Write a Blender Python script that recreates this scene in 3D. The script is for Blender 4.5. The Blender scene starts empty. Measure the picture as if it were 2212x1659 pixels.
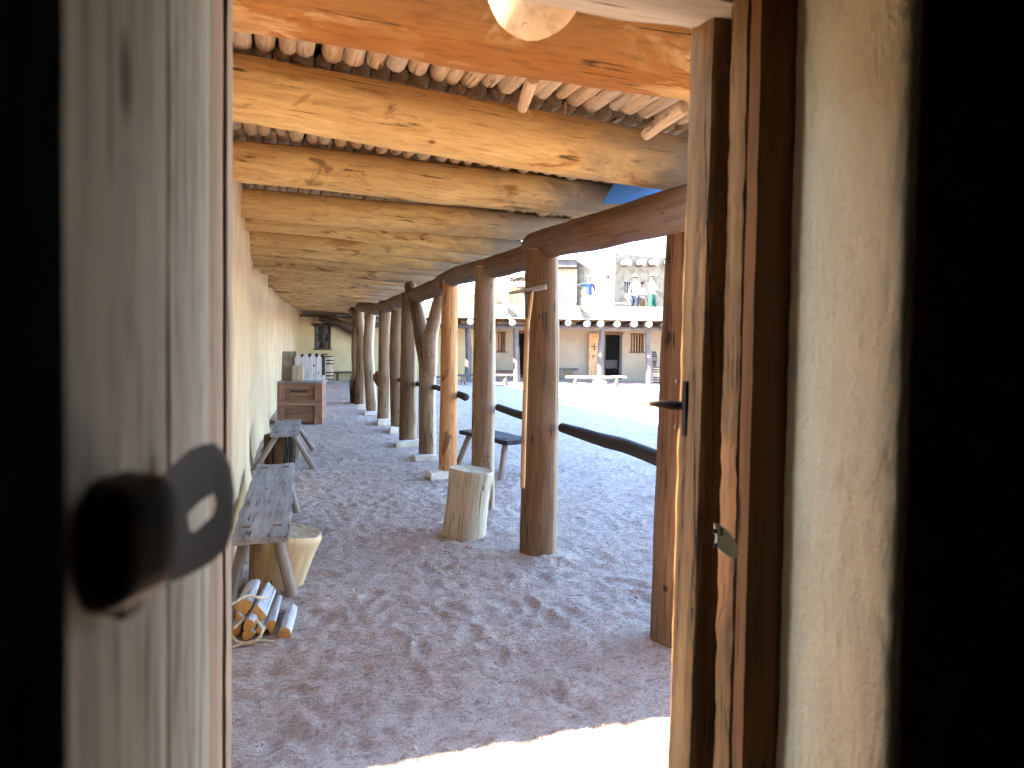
import bpy, bmesh, math, random
import numpy as np
from mathutils import Vector, Matrix, Euler, noise
random.seed(7)
C = bpy.context.scene.collection
sc = bpy.context.scene
R = math.radians

# ------------------------------------------------------------------ camera
F0, CX, CY = 1534.0, 1106.0, 784.0          # focal length in units of a 2212 px wide frame
YAW, PITCH, ROLL, EYE = R(18.5), R(1.92), R(0.85), 1.65
fh = Vector((math.sin(YAW), math.cos(YAW), 0)); rh = Vector((math.cos(YAW), -math.sin(YAW), 0)); up = Vector((0, 0, 1))
Fv = (fh*math.cos(PITCH) - up*math.sin(PITCH)).normalized()
U0 = rh.cross(Fv).normalized()
Rv = rh*math.cos(ROLL) + U0*math.sin(ROLL)
Uv = U0*math.cos(ROLL) - rh*math.sin(ROLL)
EYEP = Vector((0, 0, EYE))
cam = bpy.data.cameras.new('camera'); co = bpy.data.objects.new('camera', cam); C.objects.link(co)
M = Matrix((Rv, Uv, -Fv)).transposed().to_4x4(); M.translation = EYEP
co.matrix_world = M
cam.sensor_width = 17.3; cam.lens = 12.0; cam.shift_y = -45.5/2212; cam.clip_start = 0.02; cam.clip_end = 1500
cam.dof.use_dof = True; cam.dof.focus_distance = 8.0; cam.dof.aperture_fstop = 2.8
sc.camera = co

# ------------------------------------------------------------------ light
SUN_EL, SUN_SLOPE = R(35), -0.01           # light travels towards +X, hardly any Y
SUN, SKY, EXPO = 5.0, 0.15, 3.92
w = bpy.data.worlds.new('World'); sc.world = w; w.use_nodes = True
nt = w.node_tree; nt.nodes.clear()
sky = nt.nodes.new('ShaderNodeTexSky'); sky.sky_type = 'NISHITA'; sky.sun_disc = False
sky.sun_elevation = SUN_EL; sky.sun_rotation = R(-90)
sky.air_density = 1.0; sky.dust_density = 0.2; sky.ozone_density = 3.5
bg = nt.nodes.new('ShaderNodeBackground'); bg.inputs[1].default_value = SKY
ow = nt.nodes.new('ShaderNodeOutputWorld')
nt.links.new(sky.outputs[0], bg.inputs[0]); nt.links.new(bg.outputs[0], ow.inputs[0])
sl = bpy.data.lights.new('sun', 'SUN'); sl.energy = SUN; sl.angle = R(0.53); sl.color = (1.0, 0.86, 0.66)
so = bpy.data.objects.new('sun', sl); C.objects.link(so)
sdir = Vector((math.cos(SUN_EL), SUN_SLOPE, -math.sin(SUN_EL))).normalized()
so.rotation_euler = sdir.to_track_quat('-Z', 'Y').to_euler()
so.location = (-10, 2, 12)
sc.view_settings.view_transform = 'Standard'; sc.view_settings.look = 'None'
sc.view_settings.gamma = 1.0; sc.view_settings.use_curve_mapping = False
sc.view_settings.exposure = EXPO
sc.render.engine = 'CYCLES'
sc.cycles.max_bounces = 12; sc.cycles.diffuse_bounces = 8
sc.cycles.use_denoising = True

# ------------------------------------------------------------------ placing helpers (frame position -> place)
def ray(px, py): return (Fv + Rv*((px-CX)/F0) - Uv*((py-CY)/F0))
def G(px, py, z=0.0):
    r = ray(px, py); return EYEP + r*((z-EYE)/r.z)
def D(px, py, d): return EYEP + ray(px, py)*d
def VY(px, py, Y):
    r = ray(px, py); return EYEP + r*(Y/r.y)
def VX(px, py, X):
    r = ray(px, py); return EYEP + r*(X/r.x)
def VF(px, py, d):
    r = ray(px, py); return EYEP + r*(d/r.dot(fh))

# ------------------------------------------------------------------ object helpers
def tag(o, label=None, cat=None, group=None, kind=None):
    if label: o['label'] = label
    if cat: o['category'] = cat
    if group: o['group'] = group
    if kind: o['kind'] = kind
    return o
def wm(o):
    b = Matrix.LocRotScale(o.location, o.rotation_euler, o.scale)
    return wm(o.parent) @ o.matrix_parent_inverse @ b if o.parent else b
def adopt(o, parent):
    if parent is not None:
        o.parent = parent; o.matrix_parent_inverse = wm(parent).inverted()
    return o
def thing(name, loc, label, cat, group=None, rz=0):
    o = bpy.data.objects.new(name, None); C.objects.link(o); o.location = loc; o.rotation_euler = (0, 0, rz)
    o.empty_display_size = 0.1
    return tag(o, label, cat, group)
def mesh_obj(name, bm, mats, parent=None, loc=(0, 0, 0), rot=(0, 0, 0), smooth=True):
    me = bpy.data.meshes.new(name)
    if smooth:
        for f in bm.faces: f.smooth = True
    bm.to_mesh(me); bm.free()
    if not isinstance(mats, (list, tuple)): mats = [mats]
    for m in mats: me.materials.append(m)
    o = bpy.data.objects.new(name, me); C.objects.link(o)
    o.location = loc; o.rotation_euler = rot
    return adopt(o, parent)
def dup(root, loc, rz=None, label=None):
    def cp(o, par):
        c = o.copy(); C.objects.link(c); c.parent = par
        for ch in o.children: cp(ch, c)
        return c
    kids = list(root.children)
    c = root.copy(); C.objects.link(c)
    for ch in kids: cp(ch, c)
    c.location = loc
    if rz is not None: c.rotation_euler = (0, 0, rz)
    if label: c['label'] = label
    return c

# ------------------------------------------------------------------ materials
class NT:
    def __init__(s, name):
        s.m = bpy.data.materials.new(name); s.m.use_nodes = True; s.t = s.m.node_tree
        s.b = s.t.nodes['Principled BSDF']; s.b.inputs['Specular IOR Level'].default_value = 0.25
    def n(s, ty, **kw):
        x = s.t.nodes.new(ty)
        for k, v in kw.items():
            if hasattr(x, k): setattr(x, k, v)
        return x
    def l(s, a, b): s.t.links.new(a, b)
    def coord(s, scale, rnd=True):
        tc = s.n('ShaderNodeTexCoord'); mp = s.n('ShaderNodeMapping'); mp.inputs['Scale'].default_value = scale
        if rnd:
            oi = s.n('ShaderNodeObjectInfo'); mu = s.n('ShaderNodeMath', operation='MULTIPLY'); mu.inputs[1].default_value = 53.0
            s.l(oi.outputs['Random'], mu.inputs[0]); cb = s.n('ShaderNodeCombineXYZ')
            for i in range(3): s.l(mu.outputs[0], cb.inputs[i])
            s.l(cb.outputs[0], mp.inputs['Location'])
        s.l(tc.outputs['Object'], mp.inputs['Vector']); return mp.outputs[0]
    def noise(s, vec, scale, detail=6, rough=.6, dist=0.0):
        x = s.n('ShaderNodeTexNoise'); x.inputs['Scale'].default_value = scale; x.inputs['Detail'].default_value = detail
        x.inputs['Roughness'].default_value = rough; x.inputs['Distortion'].default_value = dist
        s.l(vec, x.inputs['Vector']); return x.outputs['Fac']
    def ramp(s, fac, stops):
        x = s.n('ShaderNodeValToRGB'); e = x.color_ramp.elements
        while len(e) > 1: e.remove(e[-1])
        e[0].position = stops[0][0]; e[0].color = c4(stops[0][1])
        for p, c in stops[1:]:
            k = e.new(p); k.color = c4(c)
        s.l(fac, x.inputs[0]); return x.outputs[0]
    def mix(s, fac, a, b, mode='MIX'):
        x = s.n('ShaderNodeMix', data_type='RGBA', blend_type=mode)
        for v, i in ((fac, 0), (a, 6), (b, 7)):
            if isinstance(v, (int, float)): x.inputs[i].default_value = v
            elif isinstance(v, tuple): x.inputs[i].default_value = c4(v)
            else: s.l(v, x.inputs[i])
        return x.outputs[2]
    def add(s, a, b, k=1.0):
        m = s.n('ShaderNodeMath', operation='MULTIPLY_ADD'); s.l(b, m.inputs[0]); m.inputs[1].default_value = k; s.l(a, m.inputs[2])
        return m.outputs[0]
    def bump(s, h, dist, strength=1.0):
        x = s.n('ShaderNodeBump'); x.inputs['Distance'].default_value = dist; x.inputs['Strength'].default_value = strength
        s.l(h, x.inputs['Height']); s.l(x.outputs[0], s.b.inputs['Normal'])
    def col(s, c, rough=.85):
        if isinstance(c, tuple): s.b.inputs['Base Color'].default_value = c4(c)
        else: s.l(c, s.b.inputs['Base Color'])
        s.b.inputs['Roughness'].default_value = rough
        return s.m
def c4(c): return (*c, 1.0) if len(c) == 3 else c
def g3(v): return (v, v, v)

def wood(name, lo, hi, axis='Z', grain=14, stretch=14, crack=.55, stain=None, stain_at=.6, bump=.004, rough=.8, crackw=.014, knots=True, grey=None, cs=13, ends=None, side=None):
    s = NT(name)
    sc3 = [1, 1, 1]; sc3['XYZ'.index(axis)] = 1.0/stretch
    v = s.coord(tuple(sc3))
    g = s.noise(v, grain, 8, .65, .3)
    base = s.ramp(g, [(.3, lo), (.68, hi)])
    if stain:
        sc4 = [1, 1, 1]; sc4['XYZ'.index(axis)] = .35
        st = s.noise(s.coord(tuple(sc4)), 6, 5, .6, .6)
        base = s.mix(s.ramp(st, [(stain_at-.02, g3(0)), (stain_at+.03, g3(1))]), base, stain)
    if grey:
        gn = s.noise(s.coord((1, 1, .4)), 2.2, 3, .5)
        base = s.mix(s.ramp(gn, [(.42, g3(0)), (.66, g3(1))]), base, grey)
    fs = s.noise(s.coord(tuple(sc3)), grain*3.2, 4, .6, .2)
    base = s.mix(s.ramp(fs, [(.30, g3(.55)), (.52, g3(0))]), base, tuple(x*.6 for x in lo))
    sc5 = [1, 1, 1]; sc5['XYZ'.index(axis)] = 1.0/30
    cr = s.noise(s.coord(tuple(sc5)), cs, 3, .45, .1)
    line = s.ramp(cr, [(.5-crackw, g3(1)), (.5-crackw*.3, g3(0)), (.5+crackw*.3, g3(0)), (.5+crackw, g3(1))])
    ms = s.noise(s.coord((1, 1, 1)), 4.3, 3, .6)
    keep = s.ramp(ms, [(crack-.05, g3(0)), (crack+.05, g3(1))])
    line2 = s.mix(keep, (1, 1, 1), line)
    base = s.mix(line2, tuple(x*.25 for x in lo), base)
    if knots:
        vo = s.n('ShaderNodeTexVoronoi'); vo.inputs['Scale'].default_value = 3.3
        s.l(s.coord(tuple(1 if i != 'XYZ'.index(axis) else .7 for i in range(3))), vo.inputs['Vector'])
        kn = s.ramp(vo.outputs['Distance'], [(.028, g3(0)), (.05, g3(.75)), (.06, g3(1))])
        base = s.mix(kn, tuple(x*.35 for x in lo), base)
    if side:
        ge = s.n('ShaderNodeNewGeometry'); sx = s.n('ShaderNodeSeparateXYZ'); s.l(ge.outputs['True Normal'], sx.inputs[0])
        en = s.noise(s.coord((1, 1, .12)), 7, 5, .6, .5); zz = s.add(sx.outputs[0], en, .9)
        base = s.mix(s.ramp(zz, [(.93, g3(0)), (1.0, g3(.9))]), base, s.mix(g, tuple(x*.6 for x in side), side))  # yard-facing side painted paler: sky light put into the colour
    if ends:
        tc = s.n('ShaderNodeTexCoord'); sx = s.n('ShaderNodeSeparateXYZ'); s.l(tc.outputs['Object'], sx.inputs[0])
        en = s.noise(s.coord((1, 1, .6)), 5, 5, .65, .5); zz = s.add(sx.outputs[2], en, 1.6)
        mr = s.n('ShaderNodeMapRange'); mr.inputs['From Min'].default_value = ends[0]+.8; mr.inputs['From Max'].default_value = ends[1]+.8; s.l(zz, mr.inputs['Value'])
        base = s.mix(mr.outputs[0], base, s.mix(g, tuple(x*.55 for x in ends[2]), ends[2]))  # yard end painted grey, imitating the sky light that falls there
        sp_ = s.noise(s.coord((1, 1, .5)), 3.4, 6, .7, 1.2); base = s.mix(s.ramp(sp_, [(.62, g3(0)), (.67, g3(.7))]), base, (.20, .095, .035))
    h = s.add(g, line2, .8)
    s.bump(h, bump)
    return s.col(base, rough)

def plaster(name, a, b, stain, scale=1.0, bump=.006, chips=None, streak=.5):
    s = NT(name); v = s.coord((1, 1, 1), False)
    n1 = s.noise(v, 1.3*scale, 5, .55); n2 = s.noise(v, 40*scale, 6, .7); n3 = s.noise(s.coord((1, 1, .25), False), 5*scale, 6, .7, .5)
    c = s.ramp(n1, [(.3, a), (.7, b)])
    c = s.mix(s.ramp(n3, [(.60, g3(0)), (.78, g3(.75))]), c, stain)
    c = s.mix(s.ramp(n2, [(.3, g3(.25)), (.5, g3(0))]), c, stain)
    n6 = s.noise(s.coord((1, 1, .09), False), 22*scale, 5, .7); c = s.mix(s.ramp(n6, [(.34, g3(streak)), (.47, g3(0))]), c, stain)
    if chips:
        n4 = s.noise(v, 3.0*scale, 5, .65); c = s.mix(s.ramp(n4, [(.52, g3(0)), (.55, g3(1))]), c, chips)
    s.bump(s.add(n3, n2, .35), bump)
    return s.col(c, .95)

def plain(name, c, rough=.7, metal=0.0, var=.25, scale=12, bump=.001):
    s = NT(name); n = s.noise(s.coord((1, 1, 1)), scale, 6, .6)
    s.b.inputs['Metallic'].default_value = metal
    cc = s.ramp(n, [(.3, tuple(x*(1-var) for x in c)), (.7, tuple(min(1, x*(1+var)) for x in c))])
    s.bump(n, bump); return s.col(cc, rough)

def m_ground():
    s = NT('gravel_sand'); tc = s.coord((1, 1, 1), False)
    n1 = s.noise(tc, .55, 5, .6); n2 = s.noise(tc, 7, 8, .7, .4); n3 = s.noise(tc, 90, 5, .7); n4 = s.noise(tc, 2.6, 6, .65, .6)
    c = s.ramp(n2, [(.30, (.42, .26, .19)), (.46, (.62, .465, .385)), (.66, (.72, .59, .515))])
    c = s.mix(.22, c, (.88, .70, .60)); nf = s.noise(tc, 55, 4, .7); c = s.mix(s.ramp(nf, [(.36, g3(.4)), (.5, g3(0))]), c, (.34, .24, .18))
    c = s.mix(s.ramp(n4, [(.52, g3(0)), (.66, g3(.55))]), c, (.50, .30, .215))
    c = s.mix(s.ramp(n1, [(.4, g3(0)), (.65, g3(.4))]), c, (.62, .545, .49))
    nm = s.noise(s.coord((.8, 1.5, 1), False), 11, 5, .62, 1.3); c = s.mix(s.ramp(nm, [(.56, g3(0)), (.62, g3(.62))]), c, (.40, .235, .165))
    nk = s.noise(s.coord((.9, 1.6, 1), False), 26, 4, .6, .8); c = s.mix(s.ramp(nk, [(.58, g3(0)), (.64, g3(.55))]), c, (.33, .21, .155)); c = s.mix(s.ramp(nk, [(.34, g3(.5)), (.42, g3(0))]), c, (.78, .68, .62))
    vo = s.n('ShaderNodeTexVoronoi'); vo.inputs['Scale'].default_value = 110; s.l(tc, vo.inputs['Vector'])
    sp = s.n('ShaderNodeSeparateColor'); s.l(vo.outputs['Color'], sp.inputs[0])
    c = s.mix(s.ramp(sp.outputs[0], [(.0, g3(.5)), (.25, g3(0)), (.8, g3(0)), (1, g3(0))]), c, (.2, .13, .1))
    c = s.mix(s.ramp(sp.outputs[1], [(.86, g3(0)), (1, g3(.55))]), c, (.72, .66, .6))
    n5 = s.noise(tc, 24, 6, .75, .5); h = s.add(n2, n3, .3); h = s.add(h, n5, .8); h = s.add(h, nm, -.9); h = s.add(h, nk, -.7); h = s.add(h, vo.outputs['Distance'], -.2)
    s.bump(h, .048)
    return s.col(c, .97)

M_ground = m_ground()
M_beam = wood('peeled_beam_wood', (.54, .32, .11), (.86, .63, .29), grain=24, stretch=9, stain=(.36, .15, .045), stain_at=.62, grey=(.60, .38, .16), ends=(1.95, 2.75, (.30, .255, .20)), cs=11, crack=.565, bump=.004)
M_beam_red = wood('orange_beam_wood', (.22, .082, .016), (.46, .205, .05), grain=20, stretch=8, grey=(.28, .11, .022), stain=(.70, .47, .21), stain_at=.52, crack=.55, bump=.006)
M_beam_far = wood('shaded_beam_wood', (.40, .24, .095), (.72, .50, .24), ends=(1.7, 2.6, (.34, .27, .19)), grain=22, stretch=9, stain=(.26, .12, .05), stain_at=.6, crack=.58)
M_cut = wood('cut_log_end', (.60, .38, .20), (.80, .60, .40), grain=6, stretch=1, crack=.58, bump=.003, knots=False)
M_pole = wood('stripped_pole_wood', (.42, .27, .15), (.72, .54, .35), grain=22, stretch=8, crack=.55, stain=(.48, .25, .10), stain_at=.62, bump=.005, grey=(.55, .47, .38))
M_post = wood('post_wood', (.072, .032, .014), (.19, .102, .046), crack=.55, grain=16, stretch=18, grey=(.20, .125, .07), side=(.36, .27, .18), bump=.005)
M_post_grey = wood('weathered_post_wood_lit_side', (.12, .062, .031), (.30, .19, .105), crack=.54, grain=16, stretch=18, grey=(.30, .21, .135), side=(.50, .41, .29), bump=.005)
M_post_orange = wood('orange_post_wood', (.36, .14, .045), (.62, .32, .13), crack=.55, stain=(.19, .085, .04), stain_at=.64, bump=.004)
M_header = wood('header_log_wood', (.085, .040, .022), (.20, .112, .066), crack=.58, grain=12, stretch=16, bump=.005, grey=(.18, .135, .115))
M_rail = wood('dark_rail_wood', (.018, .015, .015), (.055, .045, .042), crack=.55, bump=.004, knots=False)
M_bench = wood('grey_bench_wood', (.17, .155, .15), (.36, .34, .335), axis='Y', crack=.55, stretch=16, bump=.004, stain=(.24, .20, .17), stain_at=.63)
M_bench_edge = wood('grey_leg_wood', (.15, .11, .09), (.36, .29, .24), crack=.55, stretch=16, bump=.003, knots=False)
M_stump = wood('weathered_stump_wood', (.27, .205, .125), (.54, .45, .31), crack=.46, crackw=.011, cs=20, grain=20, stretch=16, bump=.008, knots=False, grey=(.50, .43, .32))
M_stump_pale = wood('pale_stump_wood', (.46, .30, .14), (.74, .58, .36), crack=.54, grain=5, stretch=7, bump=.006, knots=False)
M_fire = wood('firewood_bark_side', (.28, .27, .28), (.58, .57, .58), crack=.54, stretch=14, bump=.004, knots=False)
M_fire_end = wood('firewood_end', (.48, .24, .06), (.68, .38, .13), grain=7, stretch=1, crack=.60, bump=.002, knots=False)
M_rope = wood('rope_fibre', (.46, .34, .20), (.78, .66, .47), grain=60, stretch=1, crack=.9, knots=False, bump=.002)
M_chest = wood('brown_chest_wood', (.14, .07, .04), (.36, .20, .13), axis='X', crack=.58, bump=.002)
M_chest_v = wood('brown_chest_wood_upright', (.18, .085, .05), (.42, .235, .155), axis='Z', crack=.58, bump=.002)
M_panel = wood('grey_board', (.20, .17, .14), (.40, .35, .29), stretch=5, grain=9, bump=.002)
M_picket = wood('pale_picket', (.52, .48, .47), (.76, .72, .71), bump=.001, crack=.62, knots=False)
M_old = wood('dark_old_wood', (.035, .022, .015), (.10, .06, .038), bump=.002)
M_bark = wood('dark_split_bark', (.030, .014, .008), (.17, .085, .04), crack=.38, crackw=.06, stretch=10, grain=16, bump=.012, knots=False)
M_door = wood('grey_door_plank', (.28, .285, .24), (.57, .565, .485), stain=(.26, .25, .205), stain_at=.60, crack=.52, grain=34, stretch=9, cs=20, bump=.003)
M_door_edge = wood('pinkish_jamb_wood', (.21, .145, .095), (.38, .275, .19), crack=.55, bump=.004)
M_jamb = wood('right_jamb_wood', (.065, .030, .010), (.24, .132, .050), crack=.5, grain=30, stretch=14, bump=.004, cs=30, stain=(.30, .14, .05), stain_at=.6)
M_frame_dark = wood('dark_frame_wood', (.085, .034, .010), (.19, .085, .028), crack=.60, bump=.003)
M_lintel = wood('grey_lintel_wood', (.30, .25, .19), (.52, .45, .36), axis='X', crack=.55, bump=.004)
M_wall = plaster('sand_plaster', (.43, .315, .19), (.54, .405, .255), (.30, .21, .12))
M_wall_end = plaster('end_wall_plaster', (.42, .32, .175), (.52, .41, .24), (.36, .28, .16))
M_reveal = plaster('cream_reveal_plaster', (.66, .56, .35), (.75, .65, .42), (.38, .30, .18), scale=2.6, bump=.010, streak=.08)
M_far = plaster('far_facade_plaster', (.32, .26, .19), (.40, .33, .245), (.26, .21, .15))
M_brick = plaster('weathered_parapet_plaster', (.20, .165, .115), (.25, .205, .15), (.14, .11, .08), scale=1.2, bump=.01, chips=(.155, .125, .085))
M_room = plain('unlit_room_wall', (.030, .013, .006), .95)  # near-black brown paints in the darkness of the unlit room
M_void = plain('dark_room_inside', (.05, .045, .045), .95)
M_iron = plain('black_iron', (.008, .0075, .008), .6, .0, .3, 30, .0006)
M_zinc = plain('pale_worn_metal', (.55, .55, .50), .5, .3, .12, 40, .0004)
M_stone = plain('pale_footing_stone', (.62, .55, .46), .95, 0, .2, 14, .01)
M_earth = plain('roof_earth', (.10, .07, .045), 1.0, 0, .3, 9, .01)
M_blue = plain('blue_sheet', (.03, .12, .34), .45, 0, .12, 5, .001)
M_far_wood = wood('far_grey_wood', (.06, .054, .052), (.15, .135, .13), bump=.003)
M_far_door = wood('far_door_plank', (.46, .25, .12), (.66, .42, .24), bump=.002)
M_far_frame = wood('far_frame_wood', (.10, .05, .035), (.20, .11, .075), bump=.002)
M_bone = wood('far_bleached_log', (.22, .195, .17), (.40, .36, .32), bump=.003)
M_barrel = wood('barrel_wood', (.34, .23, .15), (.62, .47, .33), bump=.002, crack=.55)
M_bench_pale = wood('bleached_bench_wood', (.38, .33, .29), (.58, .52, .46), axis='X', bump=.003)
def glass():
    s = NT('old_window_glass'); s.b.inputs['Base Color'].default_value = (.02, .02, .018, 1); s.b.inputs['Roughness'].default_value = .06
    s.b.inputs['Specular IOR Level'].default_value = .8; return s.m
M_glass = glass()

# ------------------------------------------------------------------ shapes
def nz(p, s, seed=0): return noise.noise(Vector((p[0]*s+seed, p[1]*s-seed*.7, p[2]*s+seed*.3)))
def catmull(P, t):
    n = len(P)-1; x = t*n; i = min(int(x), n-1); u = x-i
    p = [P[max(0, i-1)], P[i], P[i+1], P[min(n, i+2)]]
    return .5*((2*p[1]) + (p[2]-p[0])*u + (2*p[0]-5*p[1]+4*p[2]-p[3])*u*u + (3*p[1]-p[0]-3*p[2]+p[3])*u**3)
def tube(name, pts, radii, mats, parent=None, sides=18, step=.12, amp=.05, knobs=(), cap=0.012, flat=0.0, lump=6.0, squash=1.0, flats=()):
    """a log through the given points; local Z runs along it"""
    pts = [Vector(p) for p in pts]
    if len(radii) != len(pts):
        radii = [radii[0] + (radii[-1]-radii[0])*i/(len(pts)-1) for i in range(len(pts))]
    ax = (pts[-1]-pts[0]).normalized(); q = ax.to_track_quat('Z', 'Y'); qi = q.inverted(); o = pts[0]
    L = [qi @ (p-o) for p in pts]; length = (pts[-1]-pts[0]).length
    n = max(3, int(length/step)); seed = random.random()*100
    bm = bmesh.new(); rings = []
    for i in range(n+1):
        t = i/n; c = catmull(L, t); r = catmull(radii, t)
        tg = (catmull(L, min(1, t+.01)) - catmull(L, max(0, t-.01))).normalized()
        a = Vector((1, 0, 0)); a = (a - tg*a.dot(tg)).normalized(); b = tg.cross(a)
        ring = []
        for k in range(sides):
            th = 2*math.pi*k/sides; d = a*math.cos(th)*squash + b*math.sin(th)
            rr = r*(1 + amp*nz((d.x*1.3, d.y*1.3, c.z*lump*.35), 1.2, seed) + amp*.5*nz((d.x*3, d.y*3, c.z*lump), 1.0, seed+9))
            for (kt, ka, ks, kr) in knobs:
                dz = (t-kt)*length; dth = (th-ka+math.pi) % (2*math.pi)-math.pi
                rr += kr*math.exp(-(dz/ks)**2-(dth*r/ks)**2)
            for (fa0, ff) in flats:
                cs_ = math.cos(th-fa0)
                if cs_ > .05: rr = min(rr, r*ff/cs_)
            ring.append(bm.verts.new(c + d*rr))
        rings.append(ring)
    for i in range(n):
        for k in range(sides):
            bm.faces.new((rings[i][k], rings[i][(k+1) % sides], rings[i+1][(k+1) % sides], rings[i+1][k]))
    many = isinstance(mats, (list, tuple)) and len(mats) > 1
    for ring, sgn in ((rings[0], -1), (rings[-1], 1)):
        cc = sum((v.co for v in ring), Vector())/sides
        inner = [bm.verts.new(cc + (v.co-cc)*.82 + Vector((0, 0, sgn*cap))) for v in ring]
        cv = bm.verts.new(cc + Vector((0, 0, sgn*cap*1.2)))
        for k in range(sides):
            k2 = (k+1) % sides
            fs = [bm.faces.new((ring[k], inner[k], inner[k2], ring[k2]) if sgn > 0 else (ring[k], ring[k2], inner[k2], inner[k])),
                  bm.faces.new((inner[k], cv, inner[k2]) if sgn > 0 else (inner[k], inner[k2], cv))]
            if many:
                for f in fs: f.material_index = 1
        for k in range(sides):
            e = bm.edges.get((ring[k], ring[(k+1) % sides]))
            if e: e.smooth = False
    bmesh.ops.recalc_face_normals(bm, faces=bm.faces)
    return mesh_obj(name, bm, mats, parent, o, q.to_euler())

def box_bm(size, cell=.05, amp=.003, ns=9.0, rnd=.0, taper=None, maxn=60):
    bm = bmesh.new(); sx, sy, sz = size
    n = [max(1, min(maxn, int(round(s/cell)))) for s in size]; seed = random.random()*50
    ax = [[-s/2 + s*i/k for i in range(k+1)] for s, k in zip(size, n)]
    V = {}
    def vert(i, j, k):
        key = (i, j, k)
        if key not in V:
            V[key] = bm.verts.new((ax[0][i], ax[1][j], ax[2][k]))
        return V[key]
    for (a, b, c) in ((0, 1, 2), (1, 2, 0), (2, 0, 1)):
        for side in (0, n[c]):
            for i in range(n[a]):
                for j in range(n[b]):
                    q = []
                    for (di, dj) in ((0, 0), (1, 0), (1, 1), (0, 1)):
                        idx = [0, 0, 0]; idx[a] = i+di; idx[b] = j+dj; idx[c] = side; q.append(vert(*idx))
                    if side == 0: q.reverse()
                    bm.faces.new(q)
    bm.normal_update()
    for e in bm.edges:
        if len(e.link_faces) == 2 and e.link_faces[0].normal.dot(e.link_faces[1].normal) < .5: e.smooth = False
    nn = (n[0], n[1], n[2])
    for key, v in V.items():
        if rnd:
            ends = sum(1 for q in range(3) if key[q] in (0, nn[q]))
            if ends >= 2:
                for q in range(3):
                    if key[q] in (0, nn[q]): v.co[q] -= math.copysign(min(rnd, size[q]*.25), v.co[q])*(.6 if ends == 2 else .8)
        if taper: v.co.x *= 1+(taper-1)*(v.co.z/sz+.5)
        if amp:
            p = v.co*ns
            v.co += Vector((noise.noise(p+Vector((seed, 0, 0))), noise.noise(p+Vector((0, seed, 5))), noise.noise(p+Vector((3, 0, seed)))))*amp*2
    return bm
def box(name, size, loc, mat, parent=None, rot=(0, 0, 0), cell=.12, amp=.002, rnd=.003, ns=9.0, taper=None, smooth=False, maxn=60):
    return mesh_obj(name, box_bm(size, cell, amp, ns, rnd, taper, maxn), mat, parent, loc, rot, smooth)
def lathe(name, prof, mat, loc, parent=None, rot=(0, 0, 0), sides=28, squash=1.0):
    bm = bmesh.new(); rings = []
    for r, z in prof: rings.append([bm.verts.new((r*math.cos(2*math.pi*k/sides), r*math.sin(2*math.pi*k/sides)*squash, z)) for k in range(sides)])
    for a, b in zip(rings, rings[1:]):
        for k in range(sides): bm.faces.new((a[k], a[(k+1) % sides], b[(k+1) % sides], b[k]))
    bm.faces.new(rings[0][::-1]); bm.faces.new(rings[-1])
    return mesh_obj(name, bm, mat, parent, loc, rot)
def poly_prism(name, pts, hole, nrm, thick, mat, parent=None):
    """flat plate from world points (outline, optional hole), given thickness along nrm"""
    bm = bmesh.new(); vo = [bm.verts.new(p) for p in pts]; eds = [bm.edges.new((vo[i], vo[(i+1) % len(vo)])) for i in range(len(vo))]
    if hole:
        vh = [bm.verts.new(p) for p in hole]; eds += [bm.edges.new((vh[i], vh[(i+1) % len(vh)])) for i in range(len(vh))]
    bmesh.ops.triangle_fill(bm, edges=eds, use_beauty=True)
    r = bmesh.ops.extrude_face_region(bm, geom=list(bm.faces))
    bmesh.ops.translate(bm, verts=[g for g in r['geom'] if isinstance(g, bmesh.types.BMVert)], vec=nrm*thick)
    bmesh.ops.recalc_face_normals(bm, faces=bm.faces)
    c = sum((v.co for v in bm.verts), Vector())/len(bm.verts)
    for v in bm.verts: v.co -= c
    return mesh_obj(name, bm, mat, parent, c, (0, 0, 0), False)
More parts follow.
